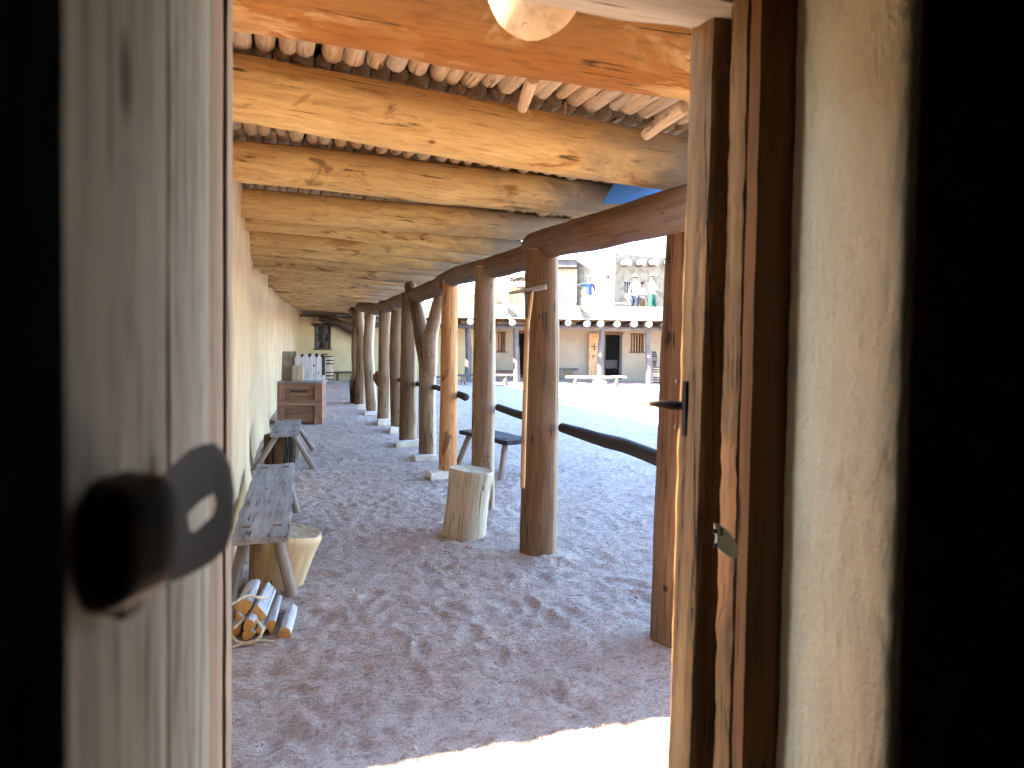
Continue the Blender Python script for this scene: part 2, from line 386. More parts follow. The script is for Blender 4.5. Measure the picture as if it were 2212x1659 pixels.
def holed_wall(name, o, rz, u0, u1, z0, z1, holes, thick, mat, parent=None, cell=.15, amp=.012, front_y=0.0, ns=2.2):
    """wall in local XZ, front at local y = 0, thickness towards +y; holes are (u0,u1,z0,z1)"""
    def cuts(a, b, extra):
        c = sorted(set([a, b] + [e for e in extra if a < e < b])); out = []
        for p, q in zip(c, c[1:]):
            k = max(1, int(math.ceil((q-p)/cell))); out += [p + (q-p)*i/k for i in range(k)]
        return out + [b]
    us = cuts(u0, u1, [h[0] for h in holes]+[h[1] for h in holes]); zs = cuts(z0, z1, [h[2] for h in holes]+[h[3] for h in holes])
    bm = bmesh.new(); V = {}
    def vt(i, j, s):
        if (i, j, s) not in V: V[(i, j, s)] = bm.verts.new((us[i], s*thick, zs[j]))
        return V[(i, j, s)]
    def solid(i, j):
        if i < 0 or j < 0 or i >= len(us)-1 or j >= len(zs)-1: return False
        u = (us[i]+us[i+1])/2; z = (zs[j]+zs[j+1])/2
        return not any(h[0] < u < h[1] and h[2] < z < h[3] for h in holes)
    for i in range(len(us)-1):
        for j in range(len(zs)-1):
            if not solid(i, j): continue
            bm.faces.new((vt(i, j, 0), vt(i+1, j, 0), vt(i+1, j+1, 0), vt(i, j+1, 0)))
            bm.faces.new((vt(i, j, 1), vt(i, j+1, 1), vt(i+1, j+1, 1), vt(i+1, j, 1)))
            if not solid(i-1, j): bm.faces.new((vt(i, j, 0), vt(i, j+1, 0), vt(i, j+1, 1), vt(i, j, 1)))
            if not solid(i+1, j): bm.faces.new((vt(i+1, j, 0), vt(i+1, j, 1), vt(i+1, j+1, 1), vt(i+1, j+1, 0)))
            if not solid(i, j-1): bm.faces.new((vt(i, j, 0), vt(i, j, 1), vt(i+1, j, 1), vt(i+1, j, 0)))
            if not solid(i, j+1): bm.faces.new((vt(i, j+1, 0), vt(i+1, j+1, 0), vt(i+1, j+1, 1), vt(i, j+1, 1)))
    sd = random.random()*40
    for v in bm.verts:
        p = v.co.copy(); v.co.y += amp*(nz(p, ns, sd) + .5*nz(p, ns*3, sd)); v.co.x += amp*.4*nz(p, ns*2, sd+5); v.co.z += amp*.4*nz(p, ns*2, sd+8)
    ob = mesh_obj(name, bm, mat, parent, o, (0, 0, rz))
    es = ob.modifiers.new('split', 'EDGE_SPLIT'); es.split_angle = R(50)
    return ob

# ------------------------------------------------------------------ ground
def vnoise(x, y, s, seed):
    rs = np.random.RandomState(seed); T = rs.rand(256, 256)
    X = x*s+1000.0; Y = y*s+1000.0; xi = np.floor(X).astype(int); yi = np.floor(Y).astype(int); fx = X-xi; fy = Y-yi
    fx = fx*fx*(3-2*fx); fy = fy*fy*(3-2*fy)
    g = lambda a, b: T[a % 256, b % 256]
    return (g(xi, yi)*(1-fx)*(1-fy)+g(xi+1, yi)*fx*(1-fy)+g(xi, yi+1)*(1-fx)*fy+g(xi+1, yi+1)*fx*fy)*2-1
MOUNDS = [(1.99, 3.3, .24), (1.95, 4.95, .22), (1.95, 6.5, .2), (1.02, 5.55, .26), (1.97, 8.1, .26), (1.97, 9.6, .26), (1.97, 10.9, .26), (1.97, 12.6, .26), (1.97, 13.7, .26), (1.97, 15.8, .26), (.12, 4.6, .3)]
def ground_h(x, y):
    h = .009*vnoise(x, y, .9, 1) + .006*vnoise(x, y, 2.6, 2) + .0062*vnoise(x*1.0, y*1.3, 7, 3) + .0058*vnoise(x, y, 14, 4) + .0045*vnoise(x, y, 27, 5)
    for (mx, my, mr) in MOUNDS: h = h + .030*np.exp(-(((x-mx)**2+(y-my)**2)/mr**2)**1.5)
    return h*np.clip((60-np.abs(x)-np.abs(y))/30, 0, 1)
xs = np.concatenate([[-400, -120, -40, -15, -7, -4.5], np.arange(-3, -1.0, .12), np.arange(-1.0, 4.6, .026), np.arange(4.6, 18, .11), [20, 24, 30, 45, 80, 160, 400]])
ys = np.concatenate([[-400, -120, -40, -15, -7, -3, -1, 0, .6], np.arange(1.0, 8.5, .026), np.arange(8.5, 14, .05), np.arange(14, 33, .12), [36, 42, 60, 100, 200, 500]])
GX, GY = np.meshgrid(xs, ys); GZ = ground_h(GX, GY)
rs = np.random.RandomState(3)
for i in range(900):        # footprints and scuffs
    if i < 650: px_, py_ = rs.uniform(-.3, 4.4), rs.uniform(1.9, 9)
    else: px_, py_ = rs.uniform(-.2, 7), rs.uniform(8, 18)
    a = rs.uniform(-.5, .5) + (math.pi/2 if rs.rand() < .8 else rs.uniform(0, 3)); l_, w_ = rs.uniform(.09, .15), rs.uniform(.035, .06)
    m = (np.abs(GX-px_) < .3) & (np.abs(GY-py_) < .3)
    dx, dy = GX[m]-px_, GY[m]-py_; u = dx*math.cos(a)+dy*math.sin(a); v = -dx*math.sin(a)+dy*math.cos(a)
    q = (u/l_)**2+(v/w_)**2
    GZ[m] += rs.uniform(.003, .0085)*(-np.exp(-q**2) + .9*np.exp(-((np.sqrt(q)-1.35)/.3)**2))
nx, ny = len(xs), len(ys)
me = bpy.data.meshes.new('ground')
idx = np.arange(nx*ny).reshape(ny, nx)
faces = np.stack([idx[:-1, :-1], idx[:-1, 1:], idx[1:, 1:], idx[1:, :-1]], -1).reshape(-1, 4)
me.from_pydata(np.stack([GX, GY, GZ], -1).reshape(-1, 3).tolist(), [], faces.tolist())
me.polygons.foreach_set('use_smooth', [True]*len(me.polygons)); me.materials.append(M_ground)
go = bpy.data.objects.new('ground', me); C.objects.link(go); tag(go, 'pale reddish gravelly sand trodden with footprints', kind='structure')
def gz(x, y): return float(ground_h(np.array([x]), np.array([y]))[0])

def scatter(name, n, fn, mat, label):
    bm = bmesh.new()
    for i in range(n): fn(bm)
    o = mesh_obj(name, bm, mat, smooth=False); return tag(o, label, kind='stuff')
def peb(bm):
    while True:
        x, y = random.uniform(-.3, 6), random.uniform(1.4, 3) if random.random() < .15 else random.triangular(1.6, 13, 2.5)
        break
    s = random.uniform(.003, .0075)*(2.2 if random.random() < .04 else 1); z = gz(x, y)
    M_ = Matrix.Translation((x, y, z+s*.3)) @ Euler((random.random()*3, random.random()*3, random.random()*3)).to_matrix().to_4x4() @ Matrix.Diagonal((s, s*random.uniform(.6, 1), s*random.uniform(.5, .8), 1))
    bmesh.ops.create_icosphere(bm, subdivisions=1, radius=1, matrix=M_)
scatter('pebbles', 3200, peb, plain('pebble_stone', (.40, .31, .26), .95, 0, .45, 3), 'small loose pebbles scattered over the sand')
def straw(bm):
    x, y = (random.uniform(-.2, 3.2), random.triangular(1.8, 9, 3)); z = gz(x, y)+.004
    if random.random() < .3: x, y = random.gauss(.35, .22), random.gauss(4.1, .25); z = gz(x, y)+.006
    l = random.uniform(.02, .07); a = random.random()*6.3; t = .0022
    M_ = Matrix.Translation((x, y, z)) @ Euler((0, random.uniform(-.2, .2), a)).to_matrix().to_4x4() @ Matrix.Diagonal((l, t, t*.6, 1))
    bmesh.ops.create_cube(bm, size=1, matrix=M_)
scatter('straw', 240, straw, plain('straw', (.62, .54, .40), .9), 'dry straw and wood splinters lying on the sand')

# ------------------------------------------------------------------ walls round the portico
def strip_wall(name, pts, z0, z1, mat, thick, label, cat, cell=.09, amp=.018, parent=None):
    """plastered wall along a polyline; front is on the right hand side of the walk direction"""
    P = []
    for a, b in zip(pts, pts[1:]):
        a = Vector(a); b = Vector(b); k = max(1, int((b-a).length/cell)); P += [a.lerp(b, i/k) for i in range(k)]
    P.append(Vector(pts[-1])); nzc = int((z1-z0)/cell); bm = bmesh.new(); F = []; B = []
    for i, p in enumerate(P):
        t = (P[min(i+1, len(P)-1)]-P[max(i-1, 0)]).normalized(); n = Vector((t.y, -t.x)); fr, bk = [], []
        for j in range(nzc+1):
            z = z0+(z1-z0)*j/nzc; q = (p.x, p.y, z)
            d = amp*(nz(q, .9, 3)*1.2 + nz(q, 3.1, 8)*.6 + nz(q, 9, 5)*.22) + (.05*math.exp(-(z/.18)) if z < .5 else 0)
            fr.append(bm.verts.new((p.x+n.x*d, p.y+n.y*d, z))); bk.append(bm.verts.new((p.x-n.x*thick, p.y-n.y*thick, z)))
        F.append(fr); B.append(bk)
    for i in range(len(P)-1):
        for j in range(nzc):
            bm.faces.new((F[i][j], F[i][j+1], F[i+1][j+1], F[i+1][j])); bm.faces.new((B[i][j], B[i+1][j], B[i+1][j+1], B[i][j+1]))
        bm.faces.new((F[i][nzc], B[i][nzc], B[i+1][nzc], F[i+1][nzc]))
    for e in (0, -1):
        for j in range(nzc):
            q = (F[e][j], B[e][j], B[e][j+1], F[e][j+1]); bm.faces.new(q if e == 0 else q[::-1])
    bmesh.ops.recalc_face_normals(bm, faces=bm.faces)
    o = mesh_obj(name, bm, mat, parent)
    if label: tag(o, label, cat)
    return o
WALL = [(-.42, 2.74), (-.27, 5.0), (-.25, 7.9), (-.25, 8.2), (-.42, 8.3), (-.40, 8.8), (-.30, 9.6), (-.29, 10.9), (-.19, 12.4), (-.10, 12.85), (-.30, 12.95), (-.22, 13.6), (-.06, 15.8), (.3, 22), (.9, 28.2)]
def wall_x(y):
    for (x0, y0), (x1, y1) in zip(WALL, WALL[1:]):
        if y0 <= y <= y1: return x0+(x1-x0)*(y-y0)/(y1-y0)
    return WALL[0][0] if y < WALL[0][1] else WALL[-1][0]
strip_wall('adobe_wall', [(-4.0, 2.74)] + WALL, -.1, 3.12, M_wall, .5, 'long cream plastered adobe wall running down the left side of the portico behind the benches', 'wall')
# end wall with its window
YE = 27.7
endw = thing('end_wall', (0.9, YE, 0), 'tan plastered wall closing the far end of the portico, with one small window', 'wall')
wa, wb = VY(679, 754, YE), VY(715, 706, YE)
holed_wall('wall_face', (0, YE, 0), 0, .7, 8.5, -.1, 3.1, [(wa.x, wb.x, wa.z, wb.z)], .45, M_wall_end, endw)
win = box('window', (wb.x-wa.x+.1, .06, .06), ((wa.x+wb.x)/2, YE-.015, wb.z+.02), M_old, endw, amp=.004)
ww, wh = wb.x-wa.x, wb.z-wa.z; wc = ((wa.x+wb.x)/2, YE+.08, (wa.z+wb.z)/2)
for nm, sz, of in (('frame', (.05, .07, wh), (-ww/2+.025, 0)), ('frame', (.05, .07, wh), (ww/2-.025, 0)), ('sill', (ww+.08, .16, .05), (0, -wh/2-.005)), ('mullion', (.035, .05, wh-.04), (0, 0)), ('glazing_bar', (ww-.1, .035, .022), (0, -wh/6)), ('glazing_bar', (ww-.1, .035, .022), (0, wh/6))):
    box(nm, sz, (wc[0]+of[0], wc[1]-.03, wc[2]+of[1]), M_old, win, amp=.003)
for i in (-1, 1):
    for j in (-1, 0, 1):
        box('pane', (ww/2-.07, .006, wh/3-.03), (wc[0]+i*(ww/4-.008), wc[1]-.01, wc[2]+j*wh/3), M_glass, win, rot=(random.uniform(-.03, .03), 0, random.uniform(-.03, .03)), amp=0, cell=1, rnd=0)
box('lintel', (ww+.22, .1, .07), (wc[0], YE-.02, wb.z+.085), M_old, win, amp=.006)
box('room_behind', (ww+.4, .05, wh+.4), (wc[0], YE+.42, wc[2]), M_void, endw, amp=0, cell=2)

# ------------------------------------------------------------------ roof of the portico
def drop(x): return .052*(x+.3)               # the roof falls a little towards the yard
beams = [  # Y, centre z at wall, radius, left px, right px of lower edge (first ones fitted to the photograph)
    (None, (515, 47), (1480, 214), .175), (None, (515, 251), (1440, 404), .150), (None, (520, 392), (1280, 473), .135), (None, (542, 468), (1200, 522), .125)]
blabels = ['thick orange-red roof beam with flaking bark nearest the doorway', 'large pale peeled roof beam, second from the doorway',
           'third roof beam from the doorway, pale with a grey yard end', 'fourth roof beam from the doorway with brown knots and a bulge']
YB = []
ords = ['first', 'second', 'third', 'fourth', 'fifth', 'sixth', 'seventh', 'eighth', 'ninth', 'tenth', 'eleventh', 'twelfth', 'thirteenth', 'fourteenth', 'fifteenth', 'sixteenth', 'seventeenth', 'eighteenth', 'nineteenth', 'twentieth', 'twenty-first', 'twenty-second', 'twenty-third', 'twenty-fourth']
for k, (_, l, r_, rad) in enumerate(beams):
    a = G(l[0], l[1], 2.62); dist = a.y
    sh = rad*F0/dist*.95
    a = G(l[0], l[1]-sh, 2.62+rad); Y = a.y
    b = VY(r_[0], r_[1]-rad*F0/(VY(r_[0], r_[1], Y).dot(Fv))*.95, Y)
    YB.append((Y, a.z, rad))
    dv = (b-a)/(b.x-a.x); x0 = wall_x(Y)-.25 if k else -1.2; x1 = 2.72
    p0 = a+dv*(x0-a.x); p1 = a+dv*(x1-a.x); sag = .012*(-1)**k
    mid = [p0.lerp(p1, t)+Vector((random.uniform(-.02, .02), 0, sag*math.sin(math.pi*t)+random.uniform(-.008, .008))) for t in (.25, .5, .75)]
    o = tube('roof_beam', [p0]+mid+[p1], [rad*.97, rad, rad*1.02, rad, rad*.96], [M_beam_red if k == 0 else M_beam, M_cut], sides=28, step=.05, amp=.045)
    tag(o, blabels[k], 'roof beam', 'log beams across the portico roof')
Y = 7.0; k = 4
while Y < 27.6:
    rad = random.uniform(.085, .12); z0 = 2.62+rad+random.uniform(-.015, .015)
    p0 = Vector((wall_x(Y)-.25, Y, z0+.01)); p1 = Vector((2.70+max(0, Y-17)*.1, Y+random.uniform(-.05, .05), z0-drop(2.7)))
    mid = [p0.lerp(p1, t)+Vector((0, random.uniform(-.02, .02), random.uniform(-.02, .02))) for t in (.3, .6)]
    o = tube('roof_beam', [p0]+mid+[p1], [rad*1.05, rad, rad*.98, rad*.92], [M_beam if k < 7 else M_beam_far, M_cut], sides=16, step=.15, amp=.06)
    tag(o, ords[min(k, 23)]+' roof beam counted from the doorway, a rough tan log under the pole ceiling', 'roof beam', 'log beams across the portico roof')
    YB.append((Y, z0, rad)); k += 1; Y += random.choice((.75, .95, 1.05, 1.1))
# ceiling: earth deck with the poles that show between the near beams
roof = thing('portico_roof', (.9, 2.0, 2.9), 'ceiling of close-set stripped poles lying on the beams under an earth roof', 'roof')
def slab(name, x0, x1, y0, y1, z0, z1, t, mat, parent):
    bm = bmesh.new(); v = [bm.verts.new(p) for p in ((x0, y0, z0), (x1, y0, z1), (x1, y1, z1), (x0, y1, z0), (x0, y0, z0+t), (x1, y0, z1+t), (x1, y1, z1+t), (x0, y1, z0+t))]
    for f in ((0, 3, 2, 1), (4, 5, 6, 7), (0, 1, 5, 4), (1, 2, 6, 5), (2, 3, 7, 6), (3, 0, 4, 7)): bm.faces.new([v[i] for i in f])
    return mesh_obj(name, bm, mat, parent, smooth=False)
ZT = 2.62+.29
slab('earth_deck', -1.0, 2.78, 1.75, 28.2, ZT+.135, ZT+.135-.16, .14, M_earth, roof)
npoles = 0
def pole_z(x, y):                     # poles lie on top of the beams
    return ZT+.062-.043*(x+.3)
for bay in range(5):
    ya = YB[bay][0]+.03 if bay else YB[0][0]-.35; yb = YB[bay+1][0]-.06
    x = -.75
    while x < 2.75:
        r0 = random.uniform(.040, .054); xc = x+r0
        dz = random.uniform(-.008, .008); sk = random.uniform(-.02, .02)
        ye = yb+random.uniform(-.035, .02); pts = [(xc, ya, pole_z(xc, ya)+dz), (xc+sk*.4, (ya+ye)/2, pole_z(xc, 0)+random.uniform(-.008, .008)), (xc+sk, ye, pole_z(xc, ye)+dz)]
        tube('ceiling_pole', pts, [r0, r0*random.uniform(.9, 1.05), r0*random.uniform(.85, 1.1)], M_pole, roof, sides=10, step=.09, amp=.12, lump=14, cap=.02)
        x += 2*r0*.98+.002; npoles += 1
# two poles that broke loose and hang lower
for (pa, pb, r0) in (((1150, 172, 3.02), (1128, 236, 3.2), .028), ((1478, 232, 3.1), (1394, 292, 3.35), .032)):
    a = D(*pa); b = D(*pb); tube('ceiling_pole', [a, (a+b)/2+Vector((0, 0, .005)), b], [r0, r0, r0*.8], M_pole, roof, sides=10, step=.05, amp=.15, lump=20, cap=.004)['label'] = 'short split pole hanging below the others'
slab('earth_deck', -1.0, 2.76, YB[5][0], 28.2, ZT+.06, ZT+.06-.16, .05, M_earth, roof)
slab('earth_deck', 2.77, 3.7, 17.5, 28.2, ZT-.105, ZT-.15, .06, M_earth, roof)
# stray straws hanging from the ceiling
for (pa, pb, d) in (((648, 272), (640, 293), 4.0), ((1140, 235), (1144, 246), 3.0), ((1222, 225), (1221, 248), 3.2)):
    tube('hanging_straw', [D(*pa, d), D(*pb, d)], [.002, .0012], M_rope, roof, sides=5, step=.02, amp=0)
# stub of a cut log over the door
a = D(1152, -22, 1.62); ra = ray(1152, -22).normalized()
o = tube('log_stub', [a, a+ra*.2, a+ra*.5], [.108, .104, .104], [M_beam_red, M_cut], sides=26, step=.04, amp=.05)
tag(o, 'pale round cut end of a thick log poking out above the door lintel', 'log end')
# blue sheet between the second and third beams above the header
pp = [VX(1338, 391, 1.9), VX(1440, 404, 2.1), VX(1470, 420, 2.18), VX(1300, 440, 1.95)]
Ys = YB[2][0]-.24
q = [VY(1332, 388, Ys), VY(1450, 398, Ys), VY(1450, 440, Ys), VY(1300, 440, Ys)]
o = poly_prism('blue_sheet', q, None, Vector((0, 1, 0)), .006, M_blue); tag(o, 'bright blue sheet wedged above the header log between the second and third beams', 'sheet')

# header logs resting on the posts
PX = 1.97
def HP(px, py): return VX(px, py, PX)
def header(pix, rad, label, ext0=0, ext1=0):
    pts = [HP(*p) for p in pix]
    if ext0: pts.insert(0, pts[0]+(pts[0]-pts[1]).normalized()*ext0)
    if ext1: pts.append(pts[-1]+(pts[-1]-pts[-2]).normalized()*ext1)
    o = tube('header_log', pts, rad, [M_header, M_header], sides=22, step=.07, amp=.06)
    return tag(o, label, 'header log', 'header logs along the post tops')
header([(1434, 461), (1300, 497), (1220, 516), (1160, 533)], [.118, .115], 'nearest header log, thick and brown, running from the jamb to the pole-hung post', 1.2, .05)
header([(1168, 546), (1076, 575), (991, 595), (957, 610)], [.105, .105], 'second header log with a drooping middle over the second and third posts', 0, .1)
header([(968, 612), (916, 632), (880, 645), (850, 655)], [.115, .11], 'third header log reaching from the orange post past the forked post', 0, .1)
header([(856, 656), (835, 662), (815, 668)], [.115, .12], 'fourth header log with a knobbly end above the knotted post', 0, .2)
pz = HP(815, 668)
o = tube('header_log', [(PX, pz.y, pz.z), (PX+.02, 17.6, 2.37), (2.30, 21, 2.36), (2.74, 25.2, 2.34), (2.95, 27.6, 2.34)], [.12, .11], M_header, sides=14, step=.2, amp=.06); tag(o, 'farthest header log running on to the end wall', 'header log', 'header logs along the post tops')
o = tube('curved_log', [VY(690, 688, YE-.3), VY(725, 696, YE-.3), VY(760, 712, YE-.3), VY(800, 735, YE-.3)], [.10, .14, .17, .18], M_old, sides=14, step=.1); tag(o, 'dark sagging log under the roof against the end wall', 'log')

# ------------------------------------------------------------------ posts
def ztop(y):
    return 2.30
def post(base, rad, mat, label, top=2.33, bend=(0, 0), knobs=(), foot=True, lean=(0, 0), r_top=None, amp=.045):
    x, y, z0 = base; n = (bend[0], bend[1])
    pts = [(x, y, z0-.06), (x+n[0]*.6+lean[0]*.3, y+n[1]*.6, .75), (x+n[0]+lean[0]*.6, y+n[1], 1.45), (x+lean[0], y+lean[1], top)]
    o = tube('portico_post', pts, [rad*1.03, rad*1.0, rad*.96, (r_top or rad*.9)], [mat, M_cut], sides=24, step=.06 if y < 9 else .1, amp=amp, knobs=knobs)
    return tag(o, label, 'post', 'log posts of the portico')
def stone(px0, px1, py0, py1, label, sz=.11):
    a = G(px0, py1); b = G(px1, py1); c = (a+b)/2; wd = (b-a).length
    o = box('footing_stone', (wd, wd*.8, sz), (c.x, c.y+wd*.38, sz/2-.01), M_stone, rot=(random.uniform(-.05, .05), random.uniform(-.05, .05), random.uniform(-.25, .1)), cell=.04, amp=.007, rnd=.006, ns=11, smooth=True)
    return tag(o, label, 'stone', 'pale stones under the posts')
def base_at(px, py, r): p = G(px, py); return (p.x, p.y+r*.9, 0)
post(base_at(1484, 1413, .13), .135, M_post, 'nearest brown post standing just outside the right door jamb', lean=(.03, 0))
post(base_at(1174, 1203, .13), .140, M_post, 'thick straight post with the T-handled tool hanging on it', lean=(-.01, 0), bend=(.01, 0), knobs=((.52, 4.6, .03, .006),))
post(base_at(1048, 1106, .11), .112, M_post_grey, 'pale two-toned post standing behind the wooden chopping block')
post((G(973, 1036).x, G(973, 1036).y+.14, .1), .104, M_post_orange, 'bright orange stripped post with dark knots on a pale stone', knobs=((.3, 4.2, .05, .012), (.45, 4.4, .04, .01)))
pe = G(928, 992); pe = (pe.x, pe.y+.14, .07)
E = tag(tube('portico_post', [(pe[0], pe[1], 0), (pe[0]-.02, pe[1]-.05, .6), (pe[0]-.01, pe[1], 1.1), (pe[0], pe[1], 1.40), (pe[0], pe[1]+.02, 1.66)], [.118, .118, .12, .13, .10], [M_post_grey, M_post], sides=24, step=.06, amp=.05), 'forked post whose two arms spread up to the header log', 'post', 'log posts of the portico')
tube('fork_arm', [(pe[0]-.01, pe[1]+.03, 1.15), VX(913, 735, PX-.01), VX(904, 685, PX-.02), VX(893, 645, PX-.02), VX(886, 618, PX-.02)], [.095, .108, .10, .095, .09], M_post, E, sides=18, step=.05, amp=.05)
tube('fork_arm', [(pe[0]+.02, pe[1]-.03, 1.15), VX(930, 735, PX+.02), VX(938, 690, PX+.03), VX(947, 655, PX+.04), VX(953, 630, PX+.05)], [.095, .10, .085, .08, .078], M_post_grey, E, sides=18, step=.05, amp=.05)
ed = (Vector((pe[0], pe[1], 1.0))-EYEP).dot(Fv)-.112
tube('drying_crack', [D(x, y, ed) for x, y in ((896, 668), (904, 715), (911, 770), (919, 840), (928, 910), (936, 965))], [.002, .005, .006, .006, .006, .004], M_void, E, sides=6, step=.05, amp=.1)
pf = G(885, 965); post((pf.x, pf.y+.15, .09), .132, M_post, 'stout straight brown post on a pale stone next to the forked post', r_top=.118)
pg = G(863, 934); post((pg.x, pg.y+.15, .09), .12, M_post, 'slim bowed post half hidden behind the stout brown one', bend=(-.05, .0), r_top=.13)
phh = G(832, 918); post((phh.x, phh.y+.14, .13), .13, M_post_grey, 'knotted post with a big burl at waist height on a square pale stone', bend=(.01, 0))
bq = VX(818, 815, PX-.075)
H_ = [o for o in bpy.data.objects if o.get('label', '').startswith('knotted post')][0]
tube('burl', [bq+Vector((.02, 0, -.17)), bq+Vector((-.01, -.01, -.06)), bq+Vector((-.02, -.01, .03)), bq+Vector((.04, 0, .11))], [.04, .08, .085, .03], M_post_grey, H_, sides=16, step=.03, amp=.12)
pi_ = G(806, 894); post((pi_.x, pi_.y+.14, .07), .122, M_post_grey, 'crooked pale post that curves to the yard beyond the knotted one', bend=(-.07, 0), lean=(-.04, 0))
for i, (py, lab, bd) in enumerate(((17.6, 'dark forked-top post beside the stack of sticks', .04), (19.2, 'thin leaning post behind the stack of sticks', -.05), (21.0, 'third post from the end wall', .04), (23.0, 'second post from the end wall', -.03), (25.2, 'last post before the end wall, with a round knob', .03))):
    fx = (PX+.02, 2.09, 2.30, 2.52, 2.74)[i]
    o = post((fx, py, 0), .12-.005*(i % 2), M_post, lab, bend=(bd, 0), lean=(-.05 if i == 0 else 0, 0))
    if i == 0:
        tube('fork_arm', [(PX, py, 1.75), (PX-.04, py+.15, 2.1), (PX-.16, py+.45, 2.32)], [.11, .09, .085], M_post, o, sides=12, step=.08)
stone(928, 992, 1010, 1038, 'pale stone under the orange post'); stone(897, 946, 975, 996, 'low pale stone under the forked post', .08)
stone(859, 908, 945, 967, 'squared pale stone under the stout brown post'); stone(843, 870, 915, 936, 'small pale stone under the slim bowed post')
stone(817, 847, 900, 919, 'tall square pale stone under the knotted post', .13); stone(788, 815, 882, 896, 'flat pale stone under the crooked post', .07)
stone(772, 792, 866, 885, 'rough pale stone near the stack of sticks', .12)

# rails between the posts, on the yard side
def rail(pts, r, label, zoff=0):
    o = tube('rail', pts, r, M_rail, sides=14, step=.06, amp=.09, cap=.01); return tag(o, label, 'rail', 'dark rails between the posts')
xr = PX+.10
rail([VX(1215, 924, xr), VX(1300, 950, xr+.01), VX(1360, 966, xr+.02), VX(1425, 992, xr), VX(1440, 998, xr)], [.038, .046, .046, .045, .045], 'nearest dark rail sloping between the first two posts')
rail([VX(1076, 880, xr), VX(1110, 892, xr), VX(1160, 908, xr)], [.033, .036, .04], 'short dark rail between the tool-hung post and the two-toned post')
rail([VX(1006, 858, xr+.03), VX(980, 848, xr), VX(938, 836, xr), VX(915, 832, xr)], [.045, .038, .034, .034], 'dark rail with a rounded free end past the orange post')
rail([VX(912, 831, xr), VX(880, 825, xr), VX(845, 815, xr)], [.036, .036, .034], 'dark rail beyond the forked post')

# ------------------------------------------------------------------ the tool hanging on the post
t0 = D(1129, 1051, 5.0)
tool = thing('hand_tool', t0, 'long wooden T-handled tool with a forked neck hanging on the thick post', 'tool')
M_tool = wood('tool_handle_wood', (.40, .22, .09), (.60, .38, .18), bump=.001, knots=False)
tube('shaft', [t0, D(1134, 860, 5.02), D(1139, 690, 5.04)], [.017, .017, .019], M_tool, tool, sides=10, step=.1, amp=.04)
tube('neck_arm', [D(1139, 695, 5.04), D(1139, 665, 5.04), D(1135, 630, 5.04)], [.014, .012, .012], M_far_wood, tool, sides=8, step=.04, amp=.05)
tube('neck_arm', [D(1140, 700, 5.04), D(1145, 665, 5.04), D(1149, 630, 5.04)], [.014, .014, .013], M_tool, tool, sides=8, step=.04, amp=.05)
tube('crossbar', [D(1103, 633, 5.02), D(1140, 627, 5.02), D(1177, 620, 5.02)], [.010, .016, .019], M_bone, tool, sides=10, step=.03, amp=.08)
tube('cord', [D(1136, 630, 5.0), D(1141, 636, 5.0), D(1147, 629, 5.0)], [.005, .006, .005], M_iron, tool, sides=6, step=.01, amp=0)

# ------------------------------------------------------------------ benches
def bench(label, near, far, width, H, mat, legmat, th=.045, splay=.14, legr=.032, cell=.06, seat_curve=0, name='bench', legs_in=.16, tenons=True):
    near = Vector(near); far = Vector(far); c = (near+far)/2; d = far-near; L = d.length; rz = math.atan2(d.y, d.x)-math.pi/2
    t = thing(name, (c.x, c.y, 0), label, 'bench', rz=rz)
    Rz = Matrix.Rotation(rz, 4, 'Z')
    def W(x, y, z): return Vector((c.x, c.y, 0)) + Rz @ Vector((x, y, z))
    box('seat', (width, L, th), W(0, 0, H-th/2), mat, t, rot=(0, 0, rz), cell=cell, amp=.006, rnd=.006, ns=4, smooth=False)
    for sy in (-1, 1):
        for sx in (-1, 1):
            top = W(sx*(width*.5-.075), sy*(L*.5-legs_in), H-th+.004); ft = W(sx*(width*.5-.075+splay), sy*(L*.5-legs_in+.10), -.02)
            tube('leg', [top, ft], [legr*.95, legr], legmat, t, sides=10, step=.05, amp=.07, cap=.003)
            if tenons:
                tw = W(sx*(width*.5-.075), sy*(L*.5-legs_in), H+.004)
                box('tenon', (.055, .028, .014), tw, M_chest, t, rot=(0, 0, rz), cell=.05, amp=.001, rnd=.002)
    return t
b1n = (G(625, 1156, .45)+G(505, 1158, .45))/2; b1f = (G(556, 1001.6, .45)+G(637, 1000, .45))/2
wdt = (G(556, 1001.6, .45)-G(637, 1000, .45)).length
b1r = G(625, 1156, .45); b1fr = G(637, 1000, .45); off = (G(556, 1001.6, .45)-b1fr)/2
bench('long grey plank bench nearest the door, standing over the pale stump', b1r+off, b1fr+off, wdt, .45, M_bench, M_bench_edge, th=.05, splay=.10, legr=.036, legs_in=.22)
b2a, b2b = G(583, 937.5, .45), G(646, 937.5, .45); b2c, b2d = G(601, 906, .45), G(647, 905, .45)
bench('short grey bench with splayed round legs beyond the long plank bench', (b2a+b2b)/2, (b2c+b2d)/2, (b2b-b2a).length, .45, M_bench, M_bench_edge, th=.04, splay=.26, legr=.034, legs_in=.18)
b3a, b3b = G(1128, 950, .46), G(1020, 926, .46)
bench('dark low bench with a wavy edge in the yard behind the posts', b3a, b3b, .42, .46, M_rail, M_bench_edge, th=.06, splay=.12, legr=.04)
